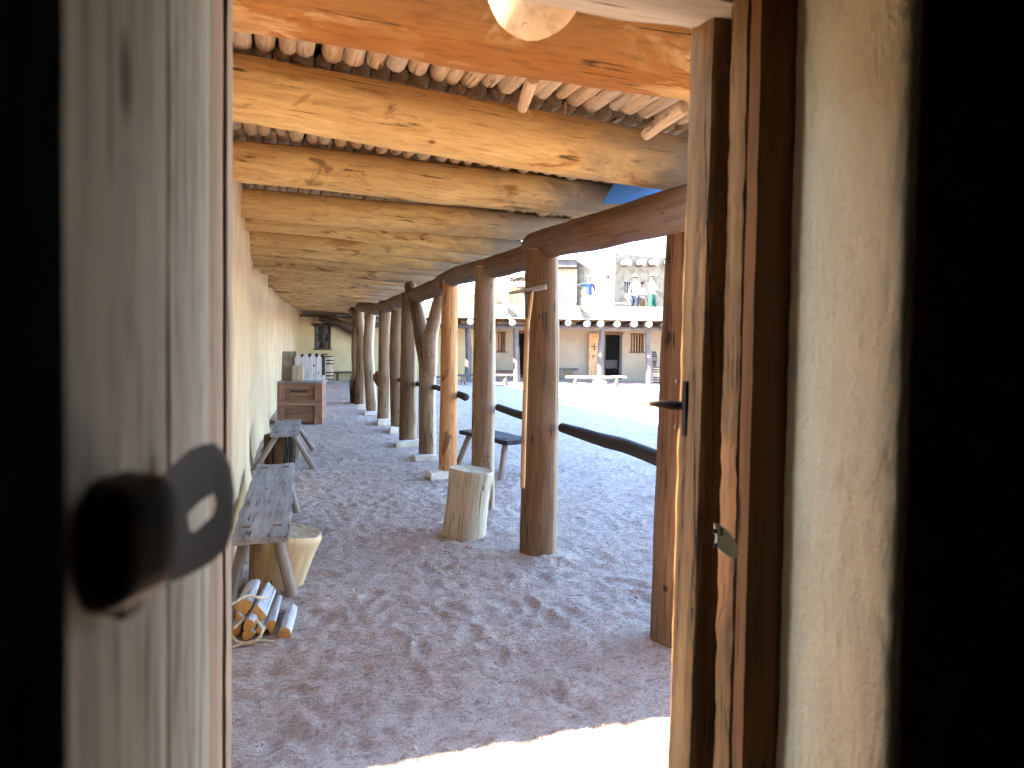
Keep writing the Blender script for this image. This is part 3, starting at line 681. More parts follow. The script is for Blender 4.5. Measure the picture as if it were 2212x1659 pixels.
# ------------------------------------------------------------------ stumps
def stump(label, ctr, prof, mats, lean=(0, 0), amp=.05, squash=1.0, name='wood_block', sides=40):
    x, y = ctr; H = prof[-1][1]
    pts = [(x+lean[0]*z/H, y+lean[1]*z/H, z-.015) for r, z in prof]
    o = tube(name, pts, [r for r, z in prof], mats, sides=sides, step=.02, amp=amp, cap=-.012, squash=squash, lump=2)
    return tag(o, label, 'wood block')
pc = G(1010, 1162); stump('upright weathered chopping block with long cracks in front of the posts', (pc.x, pc.y+.12), [(.186, 0), (.180, .18), (.178, .36), (.186, .52), (.18, .565)], [M_stump, M_stump], lean=(.06, 0), amp=.045)
pc = G(595, 1282); stump('broad pale stump flaring upward under the long plank bench', (pc.x, pc.y+.16), [(.17, 0), (.19, .12), (.215, .27), (.235, .355), (.215, .385)], [M_stump_pale, M_stump], lean=(.07, 0), amp=.10)
pc = G(606, 1010); stump('dark split bark stump under the short bench', (pc.x, pc.y+.2), [(.19, 0), (.2, .2), (.2, .38), (.195, .40)], [M_bark, M_stump], amp=.08)
pc = G(634, 992); o = box('wood_block', (.16, .16, .22), (pc.x, pc.y+.05, .10), M_stump, cell=.04, amp=.006, rnd=.01); tag(o, 'small pale squared block behind the dark bark stump', 'wood block')

# ------------------------------------------------------------------ firewood bundle
fa, fb = G(586, 1385), G(607, 1318)
fdir = (fb-fa).normalized()
fw = [((530, 1313), .045, .36, 'split'), ((561, 1325), .046, .40, ''), ((586, 1357), .042, .40, ''), ((615, 1371), .037, .36, ''), ((539, 1353), .038, .38, ''), ((538, 1374), .036, .38, ''), ((519, 1334), .032, .36, ''), ((563, 1360), .022, .35, ''), ((512, 1362), .035, .38, '')]
bundle = thing('firewood_bundle', (fa.x, fa.y, 0), 'small rope-tied bundle of split grey firewood with orange sawn ends', 'firewood')
zs_ = [.155, .120, .045, .018, .085, .035, .115, .055, .05]
for (pp_, r0, ln, kd), z in zip(fw, zs_):
    a = G(pp_[0], pp_[1], z); j = random.uniform(-.012, .012)
    a = a + fdir*j; b = a + fdir*ln + Vector((random.uniform(-.01, .01), 0, random.uniform(-.004, .006)))
    o = tube('firewood_log', [a, (a+b)/2, b], [r0, r0*1.02, r0*.95], [M_fire, M_fire_end], bundle, sides=24, step=.03, amp=.14, lump=5, cap=.002, squash=random.uniform(.8, 1.1), flats=[(random.uniform(2.2, 5.5), random.uniform(.35, .75))]+([(random.uniform(0, 6.2), random.uniform(.5, .8))] if random.random() < .6 else []))
def fp(px, py, z, back=0.0): return G(px, py, z) + fdir*back
tube('rope', [fp(575, 1292, .17, .0), fp(560, 1288, .2, -.02), fp(540, 1283, .22, -.03), fp(524, 1288, .22, -.03), fp(505, 1300, .2, -.03)], [.007]*5, M_rope, bundle, sides=8, step=.01, amp=.12, lump=90)
tube('rope', [fp(508, 1350, .09, -.05), fp(520, 1338, .10, -.06), fp(533, 1327, .11, -.06), fp(548, 1326, .11, -.06), fp(562, 1335, .10, -.06), fp(571, 1350, .08, -.06), fp(566, 1366, .05, -.05), fp(552, 1378, .03, -.05), fp(535, 1384, .01, -.04), fp(515, 1378, .02, -.05), fp(505, 1365, .04, -.05)], [.0075]*11, M_rope, bundle, sides=8, step=.006, amp=.12, lump=90)
tube('rope', [fp(505, 1394, .012, -.02), fp(530, 1384, .014, -.03), fp(560, 1378, .02, -.03), fp(588, 1385, .01, 0)], [.005, .006, .006, .004], M_rope, bundle, sides=8, step=.01, amp=.1)

# ------------------------------------------------------------------ chest with boards on it
a = G(598, 917); b = G(695, 917); W_ = (b-a).length; yc = (a.y+b.y)/2; rzc = math.atan2(b.y-a.y, b.x-a.x); Hc = .80; Dc = .75
chest = thing('chest', ((a.x+b.x)/2, yc, 0), 'big brown panelled wooden chest against the left wall', 'chest', rz=rzc)
Rc = Matrix.Rotation(rzc, 4, 'Z'); cm = (a+b)/2
def CW(x, y, z): return Vector((cm.x, cm.y, 0)) + Rc @ Vector((x, y, z))
def cb(nm, x0, x1, y0, y1, z0, z1, m, p=None, amp=.0015): return box(nm, (x1-x0, y1-y0, z1-z0), CW((x0+x1)/2, (y0+y1)/2, (z0+z1)/2), m, p or chest, rot=(0, 0, rzc), cell=.1, amp=amp, rnd=.004)
w2 = W_/2
for i in range(2): cb('panel_board', -w2+.01, w2-.01, .05, .07, .03+i*.385, .41+i*.375, M_chest)
cb('side_panel', w2-.05, w2-.02, .071, Dc, .02, .78, M_chest); cb('side_panel', -w2+.02, -w2+.05, .071, Dc, .02, .78, M_chest)
cb('back_panel', -w2+.05, w2-.05, Dc-.03, Dc, .02, .78, M_chest)
cb('lid', -w2-.012, w2+.012, -.012, Dc+.01, .775, .80, M_bench)
cb('stile', -w2, -w2+.13, 0, .035, .0, .77, M_chest_v); cb('stile', w2-.13, w2, 0, .035, .0, .77, M_chest_v)
cb('rail', -w2+.002, w2-.002, -.016, -.001, .355, .455, M_chest); cb('rail', -w2+.002, w2-.002, -.014, .0, .735, .768, M_chest)
cb('handle_slot', -.17, .15, .040, .049, .59, .64, M_old)
cb('corner_post', w2-.012, w2+.008, -.005, .06, 0, .77, M_chest_v)
# things on the chest, placed by their feet on the lid
zt = .802
o = box('grey_board', (.27, .03, .56), CW(-w2+.14, .42, zt+.275), M_panel, rot=(-.12, 0, rzc), cell=.1, amp=.002); tag(o, 'tall grey board leaning upright on the chest beside the wall', 'board')
pk = thing('picket_panel', CW(.1, .35, zt), 'white pointed picket panel standing on the chest', 'picket panel', rz=rzc)
xx = -.14; yy = .32
for i, wd in enumerate((.125, .135, .12, .095, .06)):
    bm = bmesh.new(); hh = .50+(.01 if i in (1, 2) else 0); pr = [(-wd/2, 0), (wd/2, 0), (wd/2, hh-.07), (0, hh), (-wd/2, hh-.07)]
    f = bm.faces.new([bm.verts.new((x, 0, z)) for x, z in pr]); r_ = bmesh.ops.extrude_face_region(bm, geom=[f])
    bmesh.ops.translate(bm, verts=[g for g in r_['geom'] if isinstance(g, bmesh.types.BMVert)], vec=(0, .018, 0)); bmesh.ops.recalc_face_normals(bm, faces=bm.faces)
    mesh_obj('picket', bm, M_picket, pk, CW(xx+wd/2, yy, zt), (0, 0, rzc+i*.06), False)
    if i < 4:
        bm = bmesh.new(); f = bm.faces.new([bm.verts.new((x, 0, z)) for x, z in ((-.05, .1), (.05, .1), (.05, hh-.035), (0, hh+.02), (-.05, hh-.035))]); r_ = bmesh.ops.extrude_face_region(bm, geom=[f])
        bmesh.ops.translate(bm, verts=[g for g in r_['geom'] if isinstance(g, bmesh.types.BMVert)], vec=(0, .015, 0)); bmesh.ops.recalc_face_normals(bm, faces=bm.faces)
        mesh_obj('back_picket', bm, M_old, pk, CW(xx+wd+.005, yy+.05, zt), (0, 0, rzc), False)
    xx += wd+.004; yy += .02*i
box('hasp', (.035, .008, .04), CW(.21, .335, zt+.29), M_old, pk, rot=(0, 0, rzc), amp=0, cell=1)
box('latch', (.04, .008, .012), CW(.28, .36, zt+.12), M_iron, pk, rot=(0, 0, rzc), amp=0, cell=1)
box('cross_rail', (.42, .02, .05), CW(.09, .385, zt+.15), M_old, pk, rot=(0, 0, rzc), amp=0, cell=1)
o = box('small_crate', (.20, .14, .29), CW(-.06, .20, zt+.147), M_stump, rot=(0, 0, rzc), cell=.08, amp=.003); tag(o, 'small upright wooden crate in front of the white pickets', 'crate')

# ------------------------------------------------------------------ barrel, bench and sticks at the far end
def barrel(label, ctr, r, h, z0=0, lying=False, mat=M_barrel):
    t = thing('barrel', (ctr[0], ctr[1], z0), label, 'barrel', 'wooden barrels')
    pr = [(r*.82, 0), (r*.93, h*.2), (r, h*.5), (r*.93, h*.8), (r*.82, h)]
    ns = 22; 
    for k in range(ns):
        a0, a1 = 2*math.pi*(k+.04)/ns, 2*math.pi*(k+.96)/ns; bm = bmesh.new(); A = []
        for rr, z in pr:
            A.append([bm.verts.new((q*math.cos(a), q*math.sin(a), z)) for a, q in ((a0, rr), (a1, rr), (a1, rr-.025), (a0, rr-.025))])
        for p_, q_ in zip(A, A[1:]):
            for i in range(4): bm.faces.new((p_[i], p_[(i+1) % 4], q_[(i+1) % 4], q_[i]))
        bm.faces.new(A[0][::-1]); bm.faces.new(A[-1]); bmesh.ops.recalc_face_normals(bm, faces=bm.faces)
        mesh_obj('stave', bm, mat, t, (ctr[0], ctr[1], z0), smooth=False)
    for z in (.05, .2, .33, .67, .8, .95):
        rr = r*(1-.18*abs(2*z-1)**1.6)+.005
        lathe('hoop', [(rr-.01, z*h-.02), (rr, z*h-.02), (rr, z*h+.02), (rr-.01, z*h+.02)], M_iron, (ctr[0], ctr[1], z0), t)
    lathe('barrel_head', [(r*.80, h-.04), (r*.80, h-.02)], mat, (ctr[0], ctr[1], z0), t)
    return t
p = G(707, 822); bt = barrel('upright hooped wooden barrel beside the chest near the end wall', (p.x, p.y), .25, .95)
box('bung_handle', (.16, .1, .05), (p.x-.08, p.y-.03, .985), M_iron, bt, amp=.002)
tb = thing('bench', (2.1, YE-.35, 0), 'low dark bench set against the end wall beside the barrel', 'bench')
za = VY(722, 803, YE-.35)
box('seat', (2.2, .3, .06), (za.x+1.1, YE-.35, za.z-.02), M_old, tb, amp=.004)
for xx in (za.x+.12, za.x+1.1, za.x+2.05): box('leg', (.08, .22, za.z-.05), (xx, YE-.35, (za.z-.05)/2), M_old, tb, amp=.003)
ps = G(773, 872); st = thing('stick_stack', (ps.x, ps.y, 0), 'dark upright stack of split sticks between the far posts', 'firewood')
for i in range(34):
    x = ps.x+random.uniform(-.16, .16); y = ps.y+random.uniform(.05, .4); h = random.uniform(.5, .68)
    tube('stick', [(x, y, 0), (x+random.uniform(-.05, .05), y+random.uniform(-.03, .03), h)], [random.uniform(.014, .026), .014], M_bark, st, sides=6, step=.2, amp=.2)
o = box('pale_plank', (.10, .3, .25), (ps.x+.0, ps.y+1.6, .82), M_picket, amp=.003); o.location.z = .125
bpy.data.objects.remove(o)

# ------------------------------------------------------------------ far side of the yard
fa_ = -YAW
def FBX(name, px0, px1, py0, py1, d, depth, mat, parent=None, cell=.3, amp=.006, rnd=.004, ns=4):
    a = VF(px0, (py0+py1)/2, d); b = VF(px1, (py0+py1)/2, d); t = VF((px0+px1)/2, py0, d).z; u = VF((px0+px1)/2, py1, d).z
    wd = (b-a).dot(rh); c = (a+b)/2 + fh*depth/2; c.z = (t+u)/2
    return box(name, (wd, depth, t-u), c, mat, parent, (0, 0, fa_), cell, amp, rnd, ns)
DW, DP, DL = 29.4, 26.95, 26.1           # facade wall, posts, log ends
fb = thing('adobe_building', VF(1200, 820, DW)*1.0, 'long low adobe building with a log-fronted portico across the yard', 'building', rz=fa_)
O = fh*DW
def uz(px, py, d=DW): p = VF(px, py, d); return (p.dot(rh), p.z)
def hole(px0, px1, py0, py1):
    m = (px0+px1)/2; return (uz(px0, (py0+py1)/2)[0], uz(px1, (py0+py1)/2)[0], uz(m, py1)[1], uz(m, py0)[1])
hs = [hole(1075, 1092, 717, 761), hole(1119, 1144, 720, 822), hole(1306, 1341, 723, 814), hole(1362, 1391, 720, 762)]
hs[1] = (hs[1][0], hs[1][1], .02, hs[1][3]); hs[2] = (hs[2][0], hs[2][1], .05, hs[2][3])
u0, u1 = uz(895, 760)[0], uz(1640, 760)[0]
holed_wall('wall', (O.x, O.y, 0), fa_, u0, u1, -.1, 2.45, hs, .4, M_far, fb, cell=.3)
holed_wall('end_return', (O.x+rh.x*u0, O.y+rh.y*u0, 0), fa_, -9, -.003, -.1, 2.45, [], .4, M_far, fb, cell=.5)
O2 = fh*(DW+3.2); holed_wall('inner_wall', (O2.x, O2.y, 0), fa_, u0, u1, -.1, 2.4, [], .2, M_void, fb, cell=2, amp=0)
def dirp(u, d, z): v = rh*u+fh*d; return Vector((v.x, v.y, z))
roofz = VF(1250, 692, 26.6).z
rb = dirp((u0+u1)/2-2, (26.55+DW+3.4)/2, roofz+.03); box('roof_deck', (u1-u0+6, DW+3.4-26.55, .10), rb, M_earth, fb, (0, 0, fa_), cell=2, amp=.0)
ptop = VF(1300, 661, 26.6).z
O3 = fh*26.58; par = holed_wall('parapet', (O3.x, O3.y, 0), fa_, u0-4, u1, roofz+.085, ptop, [], .3, M_brick, fb, cell=.12, amp=.015, ns=3)
box('roof_edge_board', (u1-u0+3, .26, .05), dirp((u0+u1)/2-1, 26.42, roofz+.045), M_bone, fb, (0, 0, fa_), cell=.3, amp=.012)
zl = VF(1300, 699, DL).z
for px in (905, 945, 980, 1016, 1062, 1107, 1150, 1190, 1228, 1269, 1298, 1334, 1371, 1403, 1440, 1478, 1515):
    a = VF(px, 699, DL+random.uniform(-.05, .05)); a.z = zl+random.uniform(-.015, .01); b = a+fh*3.4
    tube('roof_log', [a, b], [random.uniform(.115, .135), .125], [M_far_wood, M_bone], fb, sides=12, step=.4, amp=.06)
zh = VF(1300, 708.5, DP).z
hp = [dirp(u0-3+(u1-u0+3)*i/12, DP+random.uniform(-.04, .04), zh+random.uniform(-.025, .02)) for i in range(13)]
for i in range(3): tag(tube('header_log', hp[i*4:i*4+5], [.09, .1], M_far_wood, sides=12, step=.3, amp=.07), ['grey header log at the left of the far portico', 'grey header log in the middle of the far portico', 'grey header log at the right of the far portico'][i], 'header log', 'header logs of the far portico')
for (px, top, bot, sx, lab) in ((1114, 710, 831, 3, 'grey leaning post of the far portico in front of the dark left doorway'), (1301, 712, 824, -3, 'sun-striped post of the far portico beside the open plank door'), (1399, 713, 829, 4, 'sun-striped post of the far portico beside the barred window'), (1010, 710, 831, 0, 'far portico post seen between the near posts'), (1495, 714, 829, 2, 'far portico post hidden behind the right jamb')):
    a = VF(px+sx, bot, DP); a.z = -.03; b = VF(px, top, DP); m = (a+b)/2+rh*random.uniform(-.05, .05)
    tag(tube('portico_post', [a, m, b], [.135, .125, .10], M_far_wood, sides=14, step=.15, amp=.07), lab, 'post', 'posts of the far portico')
pst = VF(1296, 829, DP-.1); o = box('footing_stone', (.5, .35, .16), (pst.x, pst.y, .06), M_stone, rot=(0, 0, fa_), cell=.08, amp=.03, rnd=.04, ns=5, smooth=True); tag(o, 'white stone at the foot of the striped post by the open door', 'stone')
# windows and doors of the far building
def far_window(px0, px1, py0, py1, bars, shutter=False):
    u_0, u_1, z0, z1 = hole(px0, px1, py0, py1); f = box('window', (u_1-u_0+.06, .07, .06), dirp((u_0+u_1)/2, DW+.0, z1-.02), M_far_frame, fb, (0, 0, fa_), amp=.003)
    for uu in (u_0+.03, u_1-.03): box('frame', (.06, .08, z1-z0-.02), dirp(uu, DW+.05, (z0+z1)/2), M_far_frame, f, (0, 0, fa_), amp=.003)
    box('sill', (u_1-u_0+.1, .14, .07), dirp((u_0+u_1)/2, DW+.02, z0+.02), M_far_frame, f, (0, 0, fa_), amp=.003)
    if shutter:
        for i in range(2): box('shutter', ((u_1-u_0)/2-.05, .03, z1-z0-.1), dirp(u_0+(u_1-u_0)*(.27+.46*i), DW+.12, (z0+z1)/2), M_chest_v, f, (0, 0, fa_), amp=.002)
    for i in range(bars): box('bar', (.035, .035, z1-z0-.06), dirp(u_0+(u_1-u_0)*(i+1)/(bars+1), DW+.1, (z0+z1)/2), M_far_door, f, (0, 0, fa_), amp=.002)
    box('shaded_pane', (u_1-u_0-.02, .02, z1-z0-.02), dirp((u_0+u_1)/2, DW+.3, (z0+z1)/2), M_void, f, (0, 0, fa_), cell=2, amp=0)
far_window(1075, 1092, 717, 761, 0, True); far_window(1362, 1391, 720, 762, 4)
def far_door(h):
    u_0, u_1, z0, z1 = h; f = box('door_frame', (u_1-u_0+.16, .12, .10), dirp((u_0+u_1)/2, DW-.01, z1+.045), M_far_frame, fb, (0, 0, fa_), amp=.006)
    for uu in (u_0-.01, u_1+.01): box('door_jamb', (.08, .1, z1-z0), dirp(uu, DW-.01, (z0+z1)/2), M_far_wood, f, (0, 0, fa_), amp=.005)
far_door(hs[1]); far_door(hs[2])
dl = FBX('door_leaf', 1272, 1294, 720, 812, DW-.25, .05, M_far_door, fb, amp=.003); dl['label'] = 'open sun-bleached orange plank door leaf'
pl = VF(1283, 760, DW-.26)
def mark(nm, du, dz, w_, h_, rot=0): return box(nm, (w_, .006, h_), pl+rh*du+Vector((0, 0, dz)), M_iron, dl, (0, rot, fa_), cell=1, amp=0, rnd=0)
mark('iron_cross', 0, .42-.2, .26, .03, .05); mark('iron_cross', 0, .22, .03, .26); mark('iron_cross', .03, .10, .03, .1, .5)
mark('painted_letter_stroke', -.045, -.2, .02, .15); mark('painted_letter_stroke', -.01, -.14, .08, .02); mark('painted_letter_stroke', -.01, -.2, .07, .02); mark('painted_letter_stroke', .025, -.17, .02, .07)
mark('nail_hole', .13, .65, .03, .03); mark('nail_hole', .08, .63, .03, .03)
# indoors behind the open door: a pale covered table
ti = dirp(hs[2][0]+.35, DW+1.6, 0); tt = thing('table', ti, 'dim cloth-covered table inside the open doorway', 'table', rz=fa_)
box('table_cloth', (.75, .6, .35), ti+Vector((0, 0, .62)), M_bone, tt, (0, 0, fa_), amp=.012)
for sx in (-.3, .3): box('leg', (.06, .06, .44), ti+rh*sx+Vector((0, 0, .22)), M_far_wood, tt, (0, 0, fa_))
# drain spouts
for (px0, py0, px1, py1, lab) in ((1091, 668, 1111, 699, 'white wooden drain spout hanging from the parapet above the left doorway'), (1247, 668, 1257, 684, 'small pale drain spout on the parapet right of the thick post')):
    sp = thing('drain_spout', VF(px0+4, py0+10, 26.4), lab, 'drain spout', 'roof drain spouts')
    a = VF(px0+3, py0+6, 26.6); b = VF(px1-4, py1-4, 26.0)
    tube('trough', [a, b], [.07, .075], M_bone, sp, sides=8, step=.2); tube('spout_prop', [VF(px0+4, py0-2, 26.55), VF(px0+6, py0+12, 26.3)], [.09, .05], M_far_frame, sp, sides=6, step=.2)

# yard benches on the far side
def plank_bench(label, px0, px1, py_top, d, legs, foot_d=0, mat=M_bench_pale, wd=.3, th=.07, splay=.12):
    a = VF(px0, py_top, d); b = VF(px1, py_top, d); z = (a.z+b.z)/2-th/2; c = (a+b)/2; L = (b-a).dot(rh)
    t = thing('bench', (c.x, c.y, 0), label, 'bench', rz=fa_)
    box('seat', (L, wd, th), (c.x, c.y, z), mat, t, (0, (b.z-a.z)/L*-1, fa_), cell=.1, amp=.012, rnd=.01, ns=3)
    for lp in legs:
        q = VF(lp, py_top+5, d)
        for s in (-1, 1):
            tube('leg', [Vector((q.x, q.y, z-th/2))+fh*s*.08, Vector((q.x, q.y, -.02))+fh*s*.16+rh*s*splay*.6], [.045, .04], M_bench_edge, t, sides=8, step=.2)
    return t
plank_bench('long bleached bench in full sun in front of the far open door', 1222, 1352, 812, 25.9, (1243, 1332))
plank_bench('long grey bench in the yard behind the two-toned post', 985, 1115, 808, 25.2, (1001, 1092), mat=M_far_wood, wd=.35)
plank_bench('narrow bench against the far facade under the small shuttered window', 1060, 1112, 800, DW-.4, (1066, 1106), mat=M_far_frame)
plank_bench('short bench against the far facade left of the open door', 1205, 1250, 796, DW-.4, (1212, 1241), mat=M_far_wood, wd=.3)
plank_bench('grey bench end showing beside the forked post', 930, 962, 812, 25.6, (936, 955), mat=M_far_wood)
p = VF(1416, 824, 28.2); barrel('brown barrel standing under a smaller one by the far right post', (p.x, p.y), .24, .66)
barrel('smaller grey barrel balanced on top of the brown barrel', (p.x-.13, p.y+.04), .17, .58, z0=.665, mat=M_far_wood)

# ------------------------------------------------------------------ upper storey
DT = 31.5
rzt = roofz+.09
tw = thing('upper_building', VF(1328, 660, DT), 'pale two-faced upper adobe block with log ends and a barred window', 'building')
cor = VF(1328, 600, DT); ztp = VF(1328, 547, DT).z
ar = fa_+R(28)                                    # right face turned away from the sun
dR = Vector((math.cos(ar), math.sin(ar), 0)); 
def on_right(px, py):                              # frame position -> along the right face
    r = ray(px, py); n = Vector((-math.sin(ar), math.cos(ar), 0)); s = (cor-EYEP).dot(n)/r.dot(n); p = EYEP+r*s; return (p-cor).dot(dR), p.z
wu0, wz1 = on_right(1348, 607); wu1, wz0 = on_right(1366, 632)
holed_wall('wall', (cor.x, cor.y, 0), ar, 0, 4.6, rzt-.3, ztp, [(wu0, wu1, wz0, wz1)], .4, M_brick, tw, cell=.2, amp=.02)
al = fa_-R(42); holed_wall('wall', (cor.x-math.cos(al)*3.6, cor.y-math.sin(al)*3.6, 0), al, 0, 3.6+.0, rzt-.3, ztp+.02, [], .38, M_brick, tw, cell=.2, amp=.02)
def onr(u, z, off=0): return cor+dR*u+Vector((math.sin(ar), -math.cos(ar), 0))*off+Vector((0, 0, z-cor.z))
uw = box('window', (wu1-wu0+.05, .06, .05), onr((wu0+wu1)/2, wz1, -.02), M_bone, tw, (0, 0, ar), amp=.003)
for i in range(4): box('bar', (.04, .04, wz1-wz0), onr(wu0+(wu1-wu0)*(i+.5)/4, (wz0+wz1)/2, -.08), M_bone, uw, (0, 0, ar), amp=.002)
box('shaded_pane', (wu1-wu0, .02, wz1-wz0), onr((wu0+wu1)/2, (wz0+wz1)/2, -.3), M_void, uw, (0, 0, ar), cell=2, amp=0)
for px in (1345, 1377, 1405, 1438):
    u_, z_ = on_right(px, 569); tube('roof_log', [onr(u_, z_, .45), onr(u_, z_, -.2)], [.16, .16], [M_far_wood, M_bone], tw, sides=12, step=.2, amp=.05)
u_, z_ = 0, 0
# lower block seen left of the tower, and the porch frame beyond the post
lb = thing('upper_shed', VF(1232, 600, 32.5), 'tan rooftop shed wall with a grey eave left of the bright block', 'building', rz=fa_)
FBX('wall', 1200, 1246, 580, 690, 32.6, 1.5, M_far, lb); FBX('eave', 1196, 1247, 561, 577, 32.2, 2.0, M_far_wood, lb); FBX('roof_edge', 1196, 1247, 557, 561, 32.1, 2.1, M_bone, lb)
pr = thing('rooftop_porch', VF(1125, 650, 31), 'white rooftop porch frame with a slanting eave left of the thick post', 'porch', rz=fa_)
for px in (1106, 1118, 1129, 1141): FBX('porch_post', px-1.5, px+1.5, 600 if px > 1110 else 604, 655, 31, .1, M_far_frame, pr, cell=2, amp=.0)
FBX('wall', 1098, 1180, 618, 690, 32.3, .3, M_brick, pr)
a_, b_ = VF(1101, 606, 30.9), VF(1150, 590, 30.9); tube('eave_log', [a_, b_], [.07, .09], M_far_wood, pr, sides=8, step=.5)
for k_ in range(4):
    c_ = VF(1112+k_*11, 600-k_*3.6, 30.5); tube('roof_log', [c_, c_+fh*1.8], [.07, .07], [M_far_wood, M_bone], pr, sides=8, step=.5)
slab_c = VF(1150, 598, 32)
FBX('roof', 1098, 1180, 592, 600, 30.8, 2.0, M_bone, pr)
lw = thing('rooftop_wall', VF(1045, 640, 32), 'crumbling pale rooftop wall behind the left part of the parapet', 'wall', rz=fa_)
FBX('wall_face', 985, 1100, 634, 690, 31.2, .5, M_brick, lw, cell=.25, amp=.05)
# canopy pole / handcart handle by the window
hc = thing('handcart_handle', VF(1352, 655, 27.6), 'pale looped cart handle sticking up behind the parapet', 'cart handle')
tube('handle_shaft', [VF(1361, 658, 27.6), VF(1357, 648, 27.6), VF(1352, 643, 27.6)], [.02, .02], M_bone, hc, sides=8, step=.1, amp=0)
tube('handle_loop', [VF(1352, 643, 27.6), VF(1349, 640, 27.6), VF(1355, 638, 27.6), VF(1361, 640, 27.6), VF(1358, 646, 27.6)], [.018]*5, M_bone, hc, sides=8, step=.03, amp=0)
tube('shaft_pole', [VF(1326, 655, 27.7), VF(1362, 657, 27.7)], [.03, .03], M_bone, hc, sides=8, step=.3, amp=0)

# ------------------------------------------------------------------ people on the far roof
def cloth(name, c): return plain(name, c, .9, 0, .1, 30, .001)
M_skin = plain('skin', (.24, .13, .085), .6, 0, .06, 20, .0003); M_hair = plain('dark_hair', (.04, .025, .018), .8)
def person(label, px, d, H, yaw, shirt, trousers, arms, hat=None, legspread=.1, lean=0.0, hair=M_hair, beard=False):
    base = VF(px, 650, d); base.z = rzt
    k = H/1.75; t = thing('person', base, label, 'person', rz=yaw)
    J = {'pel': (0, 0, .95), 'bel': (0, 0, 1.08), 'che': (lean*.5, .02, 1.30), 'sho': (lean*.8, .0, 1.42), 'nek': (lean, 0, 1.50), 'hd0': (lean*1.1, -.03, 1.585), 'hd1': (lean*1.15, -.02, 1.70)}
    Rr = {'pel': .135, 'bel': .125, 'che': .145, 'sho': .085, 'nek': .052, 'hd0': .082, 'hd1': .088}
    E_ = [('pel', 'bel'), ('bel', 'che'), ('che', 'sho'), ('sho', 'nek'), ('nek', 'hd0'), ('hd0', 'hd1')]
    for s, nm in ((-1, 'l'), (1, 'r')):
        J['hip'+nm] = (s*.09, 0, .88); J['kn'+nm] = (s*(.09+legspread*.5), -.03, .50); J['an'+nm] = (s*(.09+legspread), .02, .09); J['to'+nm] = (s*(.10+legspread), -.14, .04)
        Rr.update({'hip'+nm: .088, 'kn'+nm: .06, 'an'+nm: .042, 'to'+nm: .036})
        el, hd = arms[0 if s < 0 else 1]
        J['sh'+nm] = (s*.185+lean*.8, 0, 1.40); J['el'+nm] = el; J['ha'+nm] = hd; mid = tuple(hd[i]+(hd[i]-el[i])*.28 for i in range(3)); J['fi'+nm] = mid
        Rr.update({'sh'+nm: .062, 'el'+nm: .043, 'ha'+nm: .03, 'fi'+nm: .026})
        E_ += [('pel', 'hip'+nm), ('hip'+nm, 'kn'+nm), ('kn'+nm, 'an'+nm), ('an'+nm, 'to'+nm), ('sho', 'sh'+nm), ('sh'+nm, 'el'+nm), ('el'+nm, 'ha'+nm), ('ha'+nm, 'fi'+nm)]
    keys = list(J); ix = {n_: i for i, n_ in enumerate(keys)}
    me = bpy.data.meshes.new('body_cage'); me.from_pydata([Vector(J[n_])*k for n_ in keys], [(ix[a], ix[b]) for a, b in E_], [])
    ob = bpy.data.objects.new('body', me); C.objects.link(ob); sk = ob.modifiers.new('skin', 'SKIN'); sk.use_smooth_shade = True
    for i, n_ in enumerate(keys): me.skin_vertices[0].data[i].radius = (Rr[n_]*k, Rr[n_]*k*(.8 if n_ in ('pel', 'bel', 'che') else 1)); 
    me.skin_vertices[0].data[0].use_root = True
    ob.modifiers.new('sub', 'SUBSURF').levels = 2
    dg = bpy.context.evaluated_depsgraph_get(); nm_ = bpy.data.meshes.new_from_object(ob.evaluated_get(dg)); ob.modifiers.clear(); ob.data = nm_
    nm_.materials.clear()
    for m_ in (M_skin, shirt, trousers, M_old): nm_.materials.append(m_)
    segs = [(Vector(J[a])*k, Vector(J[b])*k, a, b) for a, b in E_]
    for p_ in nm_.polygons:
        c_ = p_.center; best = min(segs, key=lambda s_: (c_-(s_[0]+(s_[1]-s_[0])*max(0, min(1, (c_-s_[0]).dot(s_[1]-s_[0])/(s_[1]-s_[0]).length_squared)))).length)
        a, b = best[2], best[3]
        if b.startswith('to'): mi = 3
        elif b[:2] in ('kn', 'an') or b.startswith('hip'): mi = 2
        elif b in ('nek', 'hd0', 'hd1') or b[:2] in ('fi', 'ha'): mi = 0
        else: mi = 1 if c_.z > .97*k or b[:2] in ('el', 'sh') else 2
        p_.material_index = mi; p_.use_smooth = True
    ob.location = base; ob.rotation_euler = (0, 0, yaw); adopt(ob, t)
    hx, hy, hz_ = J['hd1']; Rz = Matrix.Rotation(yaw, 4, 'Z')
    def L_(v): return base + Rz @ (Vector(v)*k)
    for s in (-1, 1): lathe('eye', [(.002, -.01), (.011, 0), (.002, .01)], M_hair, L_((hx+s*.033, hy-.088, hz_-.045)), t, (R(90), 0, yaw), sides=8)
    lathe('nose', [(.016, 0), (.009, .02), (.003, .035)], M_skin, L_((hx, hy-.088, hz_-.09)), t, (R(60), 0, yaw), sides=8)
    if beard: lathe('beard', [(.02, -.05), (.06, -.02), (.068, .03), (.05, .045)], M_hair, L_((hx, hy-.03, hz_-.12)), t, (0, 0, yaw), sides=14)
    prof = [(.094, -.02), (.098, .03), (.085, .075), (.05, .105), (.01, .115)]
    lathe('hair', [(r_*k*.98, z_*k-.01) for r_, z_ in prof], hair, L_((hx, hy+.018, hz_-.03)), t, (0, 0, yaw), sides=16)
